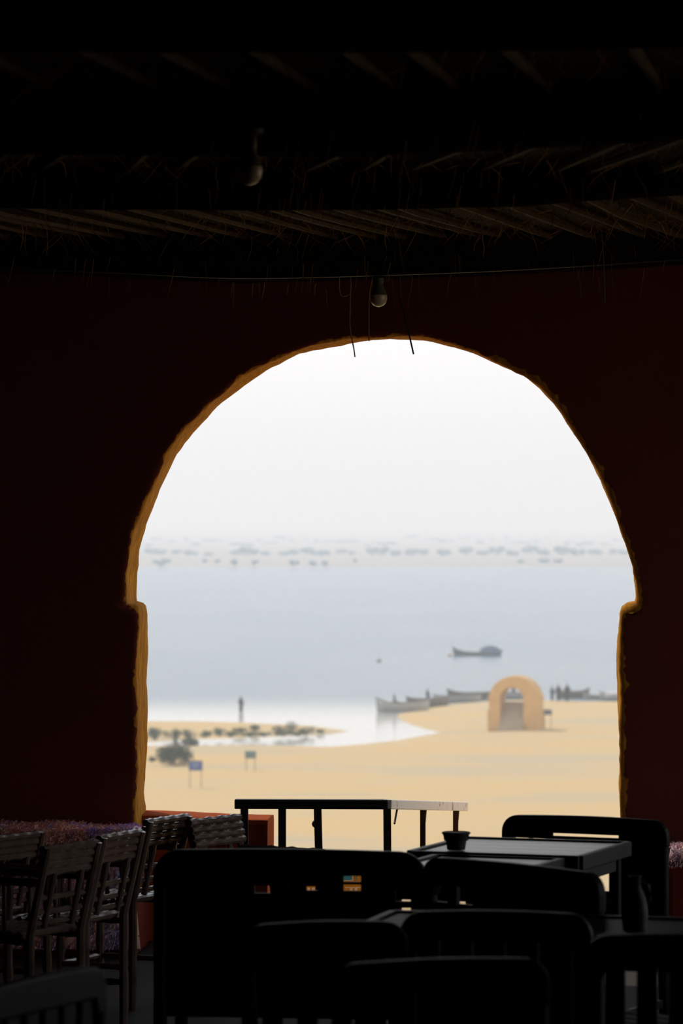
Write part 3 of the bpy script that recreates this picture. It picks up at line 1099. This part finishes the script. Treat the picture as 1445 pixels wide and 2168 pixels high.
pp = on_plane(510, 1506, ZW + .05)
person((pp.x, pp.y, ZW - .12), 2.6, 'person in dark clothes wading alone in the water off the sandy spit', M_cloth_d, 1.75, robe=True, stride=.05)
p = on_plane(837, 1502, ZW)
def in_boat(bt, dx, z=.62):
    v = bt.matrix_basis @ Vector((dx, 0, z))
    return (v.x, v.y, v.z)
person(in_boat(B1, -.10 * 5.6 - .35, .80), 1.2, 'person in dark clothes sitting at the left end of the pale rowing boat', M_cloth_d, 1.7, sit=True)
person(in_boat(B2, -.02, .42), 2.2, 'person in dark clothes standing in the second boat of the moored row', M_cloth_b, 1.62, stride=.06)
person(in_boat(B5, -.5, .5), .4, 'person in dark clothes seen through the ochre gate opening', M_cloth_b, 1.7, stride=.08)
for px, py, rz, h, lb, c in ((1168, 1485, .6, 1.62, 'leftmost of the standing people right of the ochre gate, the shortest', M_cloth_b),
                             (1181, 1485, -.5, 1.85, 'middle standing person in dark clothes right of the ochre gate', M_cloth_d),
                             (1200, 1486, .2, 1.95, 'rightmost and tallest standing person right of the ochre gate', M_cloth_d)):
    q = place(px, py)
    person((q.x, q.y, q.z), rz, lb, c, h)

# painted low plinth on the terrace outside
pz = at(640, 1848, 15.75).z
pa, pb = at(636, 1848, 15.75), at(800, 1848, 15.75)
pln = empty('painted_plinth', ((pa.x + pb.x) / 2, 15.9, -.05))
W_ = pb.x - pa.x
MB().box((0, 0, (pz + .05) / 2), (W_, .3, pz + .05)).build('body', M_yellowpaint, pln, bev=.012)
def plq(px0, px1, py0, py1, m, nm, d=.004):
    a, c = at(px0, py0, 15.75), at(px1, py1, 15.75)
    MB().box(((a.x + c.x) / 2 - pln.location.x, -.15 - d / 2, (a.z + c.z) / 2 + .05), (abs(c.x - a.x), d, abs(a.z - c.z))).build(nm, m, pln)
plq(726, 747, 1848.5, 1865, M_whitepaint, 'border', .004)
plq(724, 745, 1850, 1863, M_bluepaint, 'panel', .008)
plq(753, 755, 1853, 1864, M_bluepaint, 'motif', .006)
plq(730, 764, 1878, 1880, M_whitepaint, 'stripe', .004)
for a in (650, 660, 740, 750):
    plq(a, a + 6, 1879, 1886, M_whitepaint, 'square', .005)
tag(pln, 'low yellow plinth painted with a blue panel outside the doorway', 'plinth')

# ------------------------------------------------------------------ railing in the doorway
rail = empty('stair_railing', wallp(0, 0.08, 0))
def R_(v): return Vector(v) - rail.location
def rp(px, py, w):
    u, z = wall_uz(px, py, w)
    return wallp(u, w, z)
A0, A1 = rp(497, 1702, .08), rp(821, 1703, .08)
MB().bar(R_(A0), R_(A1), .04, .037).build('top_bar', M_railblack, rail, bev=.003)
B0 = A1.copy()
B1_ = at(982, 1707.5, 15.7)
dir2 = (B1_ - B0).normalized()
bb = MB().bar(R_(B0 - dir2 * .012), R_(B1_), .035, .037).build('top_bar', M_railwhite, rail, bev=.004)
bb['label'] = 'white painted bar with rust along its lower edge'
for px, tilt in ((517, .004), (597, .0), (672, .014), (819, .004)):
    u, z = wall_uz(px, 1712, .08)
    a = wallp(u, .08, z + .002)
    MB().bar(R_(a), R_(Vector((a.x + tilt, a.y, 0.0))), .030, .030, up=(0, 1, 0)).build('post', M_railblack, rail, bev=.003)
for px in (895, 964):
    t = (px - 822) / (982 - 822)
    f = t * 14.6 / (15.7 * (1 - t) + 14.6 * t)
    a = B0.lerp(B1_, f)
    a.z -= .018
    MB().bar(R_(a), R_(Vector((a.x, a.y, 0))), .022, .022, up=(0, 1, 0)).build('post', M_rust, rail, bev=.002)
    for dx, dz in ((.028, .085),):
        MB().tube([R_(a + dir2 * dx * 1.6), R_(a + Vector((.004, 0, -dz)))], .0045, 6).build('brace', M_rust, rail)
a = A1.copy() + dir2 * .13
MB().tube([R_(a + Vector((0, 0, -.018))), R_(A1 + Vector((.025, .01, -.075)))], .004, 6).build('brace', M_rust, rail)
u, z = wall_uz(665, 1745, .065)
MB().lathe([(.003, -.014), (.009, -.008), (.011, 0), (.009, .008), (.003, .014)], R_(wallp(u, .08, z)), 12).build('knob', M_railblack, rail, smooth=True)
tag(rail, 'railing of black posts with a white painted end bar in the doorway', 'railing')


# ------------------------------------------------------------------ furniture
def table(loc, rz, w, d, h, label, name='cafe_table', top=None):
    o = empty(name, loc, rz)
    npl = 5
    for k in range(npl):
        y = -d / 2 + d * (k + .5) / npl
        MB().box((0, y, h - .011), (w - .04, d / npl - .0015, .018))  .build('plank', top or M_tabletop, o, bev=.001)
    for (a, b, sx_, sy_) in ((0, -d / 2, w, .022), (0, d / 2, w, .022), (-w / 2, 0, .022, d), (w / 2, 0, .022, d)):
        MB().box((a, b, h - .018), (sx_, sy_, .042)).build('edge_frame', M_tableframe, o, bev=.003)
    for (a, b, sx_, sy_) in ((0, -d / 2 + .03, w - .08, .016), (0, d / 2 - .03, w - .08, .016), (-w / 2 + .03, 0, .016, d - .08), (w / 2 - .03, 0, .016, d - .08)):
        MB().box((a, b, h - .055), (sx_, sy_, .05)).build('apron', M_tableframe, o, bev=.002)
    for sx_ in (-1, 1):
        for sy_ in (-1, 1):
            MB().box((sx_ * (w / 2 - .03), sy_ * (d / 2 - .03), (h - .03) / 2), (.03, .03, h - .03)).build('leg', M_darkwood, o, bev=.003)
    tag(o, label, 'table')
    return o


ROT = math.radians(-20)
t1 = table((.505, 10.66, 0), ROT, .49, .49, .72, 'square wooden table with a small dark bowl on its shiny top')
t2 = table((.352, 10.181, 0), ROT, .36, .46, .715, 'second square table pushed against the front of the table with the bowl')

# small bowl
bw = on_plane(965, 1799, .72)
bl = empty('clay_bowl', (bw.x, bw.y, .72))
k = bw.y / FPX
MB().lathe([(17 * k, 0), (19 * k, .5 * k), (20.5 * k, 10 * k), (22 * k, 19 * k), (25.5 * k, 20 * k), (27.5 * k, 31 * k), (29.5 * k, 34 * k), (29.5 * k, 37 * k), (26 * k, 37 * k), (24 * k, 22 * k), (15 * k, 8 * k), (2 * k, 6 * k)], (0, 0, 0), 32).build('bowl', M_clay, bl, smooth=True)
MB().lathe([(28.5 * k, 33 * k), (30.5 * k, 34.5 * k), (30.5 * k, 37 * k), (28 * k, 38 * k), (26.5 * k, 36.5 * k)], (0, 0, 0), 32).build('rim', M_clay, bl, smooth=True)
tag(bl, 'small dark stepped clay bowl on the shiny square table', 'bowl')


def slat_chair(loc, rz, w, label, name='slatted_chair', h=.80, d=.40, rail_h=.062, cr=.055, holes=None, z_open=None, fills=(), arms=False, group=None, cat='chair'):
    """faces local +y; backrest at y = -d/2. holes: open spans (x0, x1) of the backrest"""
    o = empty(name, loc, rz)
    yb = -d / 2
    # top rail with rounded upper corners
    ol = [(-w / 2, h - rail_h - cr * .6), (-w / 2, h - cr)]
    for q in range(1, 6):
        a = PI - PI / 2 * q / 6
        ol.append((-w / 2 + cr + cr * math.cos(a), h - cr + cr * math.sin(a)))
    ol.append((-w / 2 + cr, h))
    for q in range(1, 6):
        x = -w / 2 + cr + (w - 2 * cr) * q / 6
        ol.append((x, h + .004 * math.sin(PI * q / 6)))
    ol.append((w / 2 - cr, h))
    for q in range(1, 6):
        a = PI / 2 - PI / 2 * q / 6
        ol.append((w / 2 - cr + cr * math.cos(a), h - cr + cr * math.sin(a)))
    ol += [(w / 2, h - cr), (w / 2, h - rail_h - cr * .6), (w / 2 - .036, h - rail_h - cr * .6), (w / 2 - .045, h - rail_h), (-w / 2 + .045, h - rail_h), (-w / 2 + .036, h - rail_h - cr * .6)]
    MB().prism(ol, 'y', .03, Matrix.Translation((0, yb, 0))).build('top_rail', M_darkwood, o, bev=.006)
    zs = .42
    for sx_ in (-1, 1):
        zt = h - rail_h - cr * .5
        MB().tube([(sx_ * (w / 2 - .018), yb - .02, 0), (sx_ * (w / 2 - .018), yb, zs), (sx_ * (w / 2 - .018), yb, zt)], .018, 10).build('leg', M_darkwood, o, smooth=True)
        MB().tube([(sx_ * (w / 2 - .022), d / 2 - .02, 0), (sx_ * (w / 2 - .018), d / 2 - .02, zs)], .018, 10).build('leg', M_darkwood, o, smooth=True)
        MB().box((sx_ * (w / 2 - .018), 0, .2), (.02, d - .05, .025)).build('stretcher', M_darkwood, o, bev=.003)
    MB().box((0, d / 2 - .02, zs - .03), (w - .06, .022, .05)).build('seat_rail', M_darkwood, o, bev=.003)
    MB().box((0, yb, zs - .03), (w - .06, .022, .05)).build('seat_rail', M_darkwood, o, bev=.003)
    ns = 6
    for k in range(ns):
        y = yb + .03 + (d - .04) * (k + .5) / ns
        MB().box((0, y, zs + .005), (w - .02, (d - .04) / ns - .01, .018)).build('seat_slat', M_darkwood, o, bev=.004)
    zl = .50
    MB().box((0, yb, .455), (w - .06, .022, .14)).build('lower_rail', M_darkwood, o, bev=.004)
    zo = h - rail_h if z_open is None else z_open
    if holes is None:
        n_ = max(4, int(w / .075))
        xs_ = [-w / 2 + .03 + (w - .06) * (k + .5) / n_ for k in range(n_)]
        spans = [(x - .021, x + .021) for x in xs_]
    else:
        spans, x = [], -w / 2 + .03
        for a, b in sorted(holes) + [(w / 2 - .03, None)]:
            L = a - x
            if L > .004:
                m_ = max(1, round(L / .06))
                for q in range(m_):
                    spans.append((x + L * q / m_ + (.0005 if q else 0), x + L * (q + 1) / m_))
            x = b
    for a, b in spans:
        MB().box(((a + b) / 2, yb, (zl + h - rail_h) / 2), (b - a, .014, h - rail_h - zl + .02)).build('back_slat', M_darkwood, o, bev=.002)
    if z_open is not None:
        for a, b in z_open:
            MB().box((0, yb + .012, (a + b) / 2), (w - .06, .012, b - a)).build('cross_slat', M_darkwood, o, bev=.002)
    for a, b, za, zb in fills:
        MB().box(((a + b) / 2, yb + .002, (za + zb) / 2), (b - a, .013, zb - za)).build('back_slat', M_darkwood, o, bev=.002)
    if arms:
        for sx_ in (-1, 1):
            MB().box((sx_ * (w / 2 - .02), 0, .64), (.055, d + .02, .022)).build('armrest', M_darkwood, o, bev=.008)
            MB().box((sx_ * (w / 2 - .02), d / 2 - .03, .53), (.03, .03, .22)).build('arm_post', M_darkwood, o, bev=.003)
    tag(o, label, cat, group)
    return o


def back_at(pxl, pyl, pxr, pyr, h, away=True, d=.40, **k):
    """chair whose top rail runs between two pixels at height h; away: it faces away from the camera"""
    a, b = on_plane(pxl, pyl, h), on_plane(pxr, pyr, h)
    v = (b - a)
    rz = math.atan2(v.y, v.x) + (0 if away else PI)
    f = Vector((-math.sin(rz), math.cos(rz), 0))
    c = (a + b) / 2 + f * d / 2
    return c, rz, v.length


# armchair behind the table, facing it
c, rz, w_ = back_at(1064, 1724, 1415, 1737, .745, away=False)
slat_chair((c.x, c.y, 0), rz, w_, 'black slatted chair on the far side of the square table, below the right jamb', h=.745, rail_h=.050, cr=.05,
           z_open=[(.678, .687), (.60, .669)], holes=[(-.11, .105), (.125, .17), (.182, .228)], fills=[(.12, .235, .684, .70)])
# bench in the middle
c, rz, w_ = back_at(322, 1799, 902, 1805, .795)
bz = on_plane(612, 1802, .795).y
def lx(px): return (px - 612) / FPX * bz
def lz(py): return EYE - (py - HORIZON) / FPX * bz
slat_chair((c.x, c.y, 0), rz, w_, 'wide black wooden bench with its back turned, left of the square tables', 'slatted_bench', h=.795, rail_h=.063, cr=.07, d=.36,
           holes=[(lx(537), lx(572)), (lx(648), lx(672)), (lx(727), lx(764)), (lx(838), lx(870))],
           fills=[(lx(a) - .004, lx(b) + .004, max(.51, lz(y1)), lz(y0)) for a, b, y0, y1 in ((537, 572, 1840, 1877), (537, 572, 1893, 2050), (648, 672, 1840, 1878), (648, 672, 1886, 2050), (727, 764, 1867, 1873), (727, 764, 1886, 2050), (838, 870, 1840, 1884), (838, 870, 1907, 1921))], cat='bench')
# chair with its back turned, right of the bench
c, rz, w_ = back_at(900, 1812, 1274, 1849, .815)
slat_chair((c.x, c.y, 0), rz, w_, 'black chair with its back turned in front of the two square tables', h=.815, rail_h=.066, cr=.05,
           holes=[(-w_ / 2 + .035, -w_ / 2 + .085), (-w_ / 2 + .118, -w_ / 2 + .175)], z_open=[(.60, .705)])
# row of chairs around the nearest table
for (l, yl, r, yr, h, lb) in ((510, 1957, 862, 1949, .805, 'left of the three near chairs drawn up to the dark table'),
                             (846, 1928, 1254, 1934, .805, 'middle of the three near chairs drawn up to the dark table'),
                             (1236, 1978, 1640, 1984, .805, 'right of the three near chairs drawn up to the dark table'),
                             (700, 2040, 1160, 2026, .81, 'nearest black chair in the dark foreground, back turned'),
                             (-60, 2100, 214, 2040, .81, 'near dark chair at the left frame edge, turned sideways')):
    c, rz, w_ = back_at(l, yl, r, yr, h)
    slat_chair((c.x, c.y, 0), rz, w_, lb, h=h, rail_h=.062, cr=.05)
t3 = table((.49, 8.62, 0), math.radians(-14), .86, .40, .72, 'long dark table in the foreground behind the three near chairs', 'dining_table', top=M_darkwood)
jg = on_plane(1343, 1974, .72)
jo = empty('clay_jug', (jg.x, jg.y, .72))
MB().lathe([(.022, 0), (.027, .004), (.03, .04), (.026, .075), (.014, .10), (.013, .12), (.016, .126), (.012, .126), (.010, .10)], (0, 0, 0), 24).build('body', M_clay, jo, smooth=True)
MB().tube([(.013, 0, .115), (.03, 0, .105), (.034, 0, .08), (.028, 0, .06)], .004, 6).build('handle', M_clay, jo, smooth=True)
tag(jo, 'small dark jug on the long dark foreground table', 'jug')


# bamboo chairs
def bamboo(mb, a, b, r, nodes=4):
    a, b = Vector(a), Vector(b)
    pts, rad = [], []
    for k in range(nodes * 4 + 1):
        t = k / (nodes * 4)
        pts.append(a.lerp(b, t))
        rad.append(r * (1.22 if k % 4 == 2 else (1.0 if k % 2 == 0 else .95)))
    mb.tube(pts, rad, 8)


def bamboo_chair(loc, rz, label, group):
    o = empty('bamboo_chair', loc, rz)
    w, d, h, zs = .27, .28, .64, .36
    tilt = .07
    yb = -d / 2
    def by(z): return yb - tilt * max(0, (z - zs) / (h - zs))
    def one(nm, a, b, r, nodes=3):
        mb = MB()
        bamboo(mb, a, b, r, nodes)
        return mb.build(nm, M_bamboo, o, smooth=True)
    for sx_ in (-1, 1):
        mb = MB()
        mb.tube([(sx_ * w / 2, yb, 0), (sx_ * w / 2, yb, zs), (sx_ * w / 2, by(h - .01), h - .008)], [.014, .014, .012], 8)
        mb.build('leg', M_bamboo, o, smooth=True)
        one('leg', (sx_ * w / 2, d / 2, 0), (sx_ * w / 2, d / 2, zs + .16), .014, 4)
        one('armrest', (sx_ * w / 2, d / 2 + .02, zs + .165), (sx_ * w / 2, by(zs + .165), zs + .165), .013, 4)
        one('side_rail', (sx_ * w / 2, d / 2, zs - .02), (sx_ * w / 2, yb, zs - .02), .010, 3)
        one('side_rail', (sx_ * w / 2, d / 2, .14), (sx_ * w / 2, yb, .14), .010, 3)
        for q in (.3, .65):
            one('spindle', (sx_ * w / 2, d / 2 - d * q, zs), (sx_ * w / 2, d / 2 - d * q, zs + .16), .007, 3)
    for z in (.628, .604, .580, .556):
        one('back_slat', (-w / 2 - .012, by(z) + .012, z), (w / 2 + .012, by(z) + .012, z), .0125, 4)
    for z in (.475, .43, .395):
        one('back_slat', (-w / 2, by(z) + .008, z), (w / 2, by(z) + .008, z), .009, 4)
    for x in (-.27, .27):
        one('spindle', (x * w, by(.55), .552), (x * w, by(.39), .38), .010, 3)
    for k in range(8):
        y = yb + .02 + (d - .02) * (k + .5) / 8
        one('seat_slat', (-w / 2 - .012, y, zs), (w / 2 + .012, y, zs), .012, 3)
    one('front_rail', (-w / 2, d / 2, .14), (w / 2, d / 2, .14), .010, 3)
    tag(o, label, 'chair', group)
    return o


GB = 'bamboo chairs along the rug-covered bench'
first = None
for (l, yl, r, yr, h_, turn, lb) in ((4, 1774, 84, 1764, .60, 0, 'bamboo chair at the left frame edge in front of the rug'),
                                    (112, 1795, 190, 1785, .632, 0, 'lowest bamboo chair, second from the left frame edge'),
                                    (214, 1777, 298, 1757, .632, 0, 'middle bamboo chair tilted in front of the rug, its whole back in view'),
                                    (318, 1739, 392, 1728, .632, 0, 'bamboo chair in front of the foot of the left yellow jamb'),
                                    (412, 1738, 490, 1729, .632, PI, 'rightmost bamboo chair, in front of the red parapet')):
    a, b = on_plane(l, yl, h_), on_plane(r, yr, h_)
    v = b - a
    rz = max(min(math.atan2(v.y, v.x), 1.16), .9) + turn
    f = Vector((-math.sin(rz), math.cos(rz), 0))
    c = (a + b) / 2 + f * (.14 + .06)
    if first is None:
        o = first = bamboo_chair((c.x, c.y, 0), rz, lb, GB)
        o.scale = (.95, .95, .95)
    else:
        o = copy_tree(first)
        o.scale = (1, 1, 1)
        o.location = (c.x, c.y, 0)
        o.rotation_euler.z = rz
        tag(o, lb, 'chair', GB)


# masonry benches with rag rugs
def rug_material(name, cols):
    m, n, l, b = newmat(name)
    b.inputs['Roughness'].default_value = 1.0
    b.inputs['Specular IOR Level'].default_value = 0.05
    tc = n.new('ShaderNodeTexCoord')
    mp = n.new('ShaderNodeMapping')
    mp.inputs['Scale'].default_value = (5.0, .5, .5)
    l.new(tc.outputs['Object'], mp.inputs[0])
    nz = n.new('ShaderNodeTexNoise')
    nz.inputs['Scale'].default_value = 2.2
    nz.inputs['Detail'].default_value = 6
    nz.inputs['Roughness'].default_value = .75
    l.new(mp.outputs[0], nz.inputs['Vector'])
    r = n.new('ShaderNodeValToRGB')
    el = r.color_ramp.elements
    el[0].position, el[0].color = .3, (*cols[0], 1)
    el[1].position, el[1].color = .7, (*cols[-1], 1)
    for k, c in enumerate(cols[1:-1]):
        q = el.new(.3 + .4 * (k + 1) / (len(cols) - 1))
        q.color = (*c, 1)
    l.new(nz.outputs['Fac'], r.inputs[0])
    l.new(r.outputs[0], b.inputs['Base Color'])
    return m


M_rug = rug_material('rag_rug', [(.20, .55, .90), (.95, .62, .52), (.52, .38, .78), (.98, .66, .50), (.90, .50, .44), (.66, .50, .80), (.98, .82, .70)])
M_rug2 = rug_material('pink_rag_rug', [(.90, .55, .46), (.85, .58, .48), (.60, .42, .52), (.92, .64, .52)])


def bench_rug(u0, u1, zt, depth, ru0, ru1, lab_b, lab_r, m, drop=.42, npile=15000):
    c = wallp((u0 + u1) / 2, -depth / 2, 0)
    bn = MB().box((0, 0, zt / 2), (u1 - u0, depth - .01, zt), jit=.003).build('masonry_bench', M_red, bev=.03)
    bn.location = c
    bn.rotation_euler.z = -ANG
    tag(bn, lab_b, 'bench')
    rg = empty('rag_rug', wallp((ru0 + ru1) / 2, 0, 0), -ANG)
    # profile along the depth, then over the front edge
    path = []
    for k in range(12):
        path.append((-.035 - (depth - .045) * k / 11, zt + .012))
    for k in range(1, 5):
        a = PI / 2 * k / 4
        path.append((-depth + .01 - .03 * math.sin(a), zt + .012 - .03 * (1 - math.cos(a))))
    for k in range(1, 12):
        path.append((-depth - .02, zt - .018 - drop * k / 11))
    nx = 60
    W = ru1 - ru0
    P = []
    for i in range(nx):
        x = -W / 2 + W * i / (nx - 1)
        for k, (y, z) in enumerate(path):
            q = noise.noise(Vector((x * 5, y * 4, z * 3)))
            h = k / len(path)
            xx = x + (.05 * h * h * (1 if x > 0 else -1) * abs(x / W * 2) ** 4)
            P.append(Vector((xx, y - .012 * abs(q) * (1 if k > 12 else 0), z + (.018 * (q + .3) if k < 13 else 0) + .012)))
    F_ = grid_faces(nx, len(path))
    cl_ = np_mesh('cloth', np.array([tuple(p) for p in P]), F_, m, rg)
    so = cl_.modifiers.new('solid', 'SOLIDIFY')
    so.thickness = .008
    mb = MB()
    np_ = len(path)
    for q in range(npile):
        i, k = random.randrange(nx - 1), random.randrange(np_ - 1)
        a, b, c2 = P[i * np_ + k], P[(i + 1) * np_ + k], P[i * np_ + k + 1]
        p = a + (b - a) * random.random() + (c2 - a) * random.random()
        nn = (c2 - a).cross(b - a).normalized()
        if k < 12 and nn.z < 0 or k >= 15 and nn.y > 0:
            nn = -nn
        d_ = (nn + Vector((random.uniform(-1, 1), random.uniform(-1, 1), random.uniform(-1, .6))) * .9).normalized()
        L = random.uniform(.010, .022)
        s_ = d_.cross(Vector((random.random(), random.random(), random.random()))).normalized() * random.uniform(.0012, .0026)
        p2 = p + d_ * L * .6
        p3 = p2 + (d_ + Vector((0, 0, -.8))).normalized() * L * .5
        mb.add([p - s_, p + s_, p2 + s_, p2 - s_, p3], [(0, 1, 2, 3), (3, 2, 4)])
    po = mb.build('pile', m, rg)
    po['kind'] = 'stuff'
    tag(rg, lab_r, 'rug')


ua = wall_uz(-260, 1740)[0]
ub = wall_uz(318, 1740)[0]
bench_rug(ua, ub + .0, .44, .43, ua + .05, ub - .03, 'red masonry bench along the wall left of the doorway', 'shaggy pink, purple and blue rag rug over the left bench', M_rug, .40, 17000)
uc = wall_uz(1402, 1780)[0]
bench_rug(uc, uc + 1.2, .385, .42, uc + .03, uc + 1.1, 'red masonry bench along the wall right of the doorway', 'pale pink shaggy rug on the bench at the right frame edge', M_rug2, .02, 9000)

# ------------------------------------------------------------------ bulbs, cables
def bulb(px, pyt, pyb, Y, label, plate=True):
    """holder top at pyt, bulb bottom at pyb"""
    p = at(px, pyb, Y)
    s = Y / FPX
    o = empty('light_bulb', p)
    r = .031
    MB().lathe([(.003, 0), (r * .55, .005), (r * .88, .016), (r, .031), (r * .97, .042)], (0, 0, 0), 24).build('globe', M_globe, o, smooth=True)
    H = (pyb - pyt) * s
    MB().lathe([(r * .98, .042), (r * .82, .055), (r * .58, .073), (r * .5, .085)], (0, 0, 0), 24).build('cap', M_socket, o, smooth=True)
    MB().lathe([(r * .56, .083), (r * .6, .09), (r * .6, H - .012), (r * .56, H - .01)], (0, 0, 0), 20).build('holder', M_socket, o, smooth=True)
    MB().lathe([(r * .6, H - .014), (r * 1.1, H - .012), (r * 1.15, H), (r * .5, H)], (0, 0, 0), 20).build('ceiling_rose', M_socket, o, smooth=True)
    tag(o, label, 'light bulb')


bulb(801, 577, 650, 13.45, 'light bulb hanging from the beam just above the arch top')
bulb(527, 273, 392, 8.70, 'dim light bulb on the nearer beam, high left of the arch')


def wire(name, pts, Y, r, m, label, cat='cable', group=None):
    q = [at(x, y, Y + dy) for x, y, dy in pts]
    fine = []
    for i in range(len(q) - 1):
        p0, p1, p2, p3 = q[max(i - 1, 0)], q[i], q[i + 1], q[min(i + 2, len(q) - 1)]
        for j in range(6):
            t = j / 6
            fine.append(.5 * ((2 * p1) + (p2 - p0) * t + (2 * p0 - 5 * p1 + 4 * p2 - p3) * t * t + (3 * p1 - p0 - 3 * p2 + p3) * t ** 3))
    fine.append(q[-1])
    o = MB().tube(fine, r, 6).build(name, m, smooth=True)
    tag(o, label, cat, group)


wire('hanging_cable', [(718, 586, 0), (718, 612, 0), (722, 626, 0), (734, 626, 0), (742, 616, 0), (742, 586, 0)], 13.37, .0022, M_wireochre, 'tan cable hanging in a short loop left of the upper bulb')
wire('hanging_cable', [(742, 590, 0), (741, 640, 0), (740, 680, 0), (742, 705, 0), (748, 735, 0), (751, 756, 0)], 13.38, .0024, M_wireochre, 'thin cable hanging straight down left of the bulb over the arch edge')
wire('hanging_cable', [(788, 588, 0), (782, 620, 0), (780, 660, 0), (780, 700, 0), (781, 722, 0)], 13.38, .0026, M_wireochre, 'tan cable hanging down beside the bulb to the arch top')
wire('hanging_cable', [(846, 588, 0), (848, 630, 0), (856, 665, 0), (866, 710, 0), (875, 750, 0)], 13.38, .0030, M_wireblack, 'black cable hanging slanted right of the bulb over the arch')
wire('hanging_cable', [(1270, 400, -.0), (1272, 480, .0), (1277, 560, .0), (1279, 640, .0)], 13.30, .0028, M_wireblack, 'long black cable hanging straight down at the upper right')
wire('beam_cable', [(-120, 560, 0), (0, 567, 0), (250, 577, 0), (500, 588, 0), (800, 582, 0), (1100, 570, 0), (1445, 549, 0), (1560, 543, 0)], 13.385, .004, M_wireblack, 'black cable run along the front of the beam above the arch')
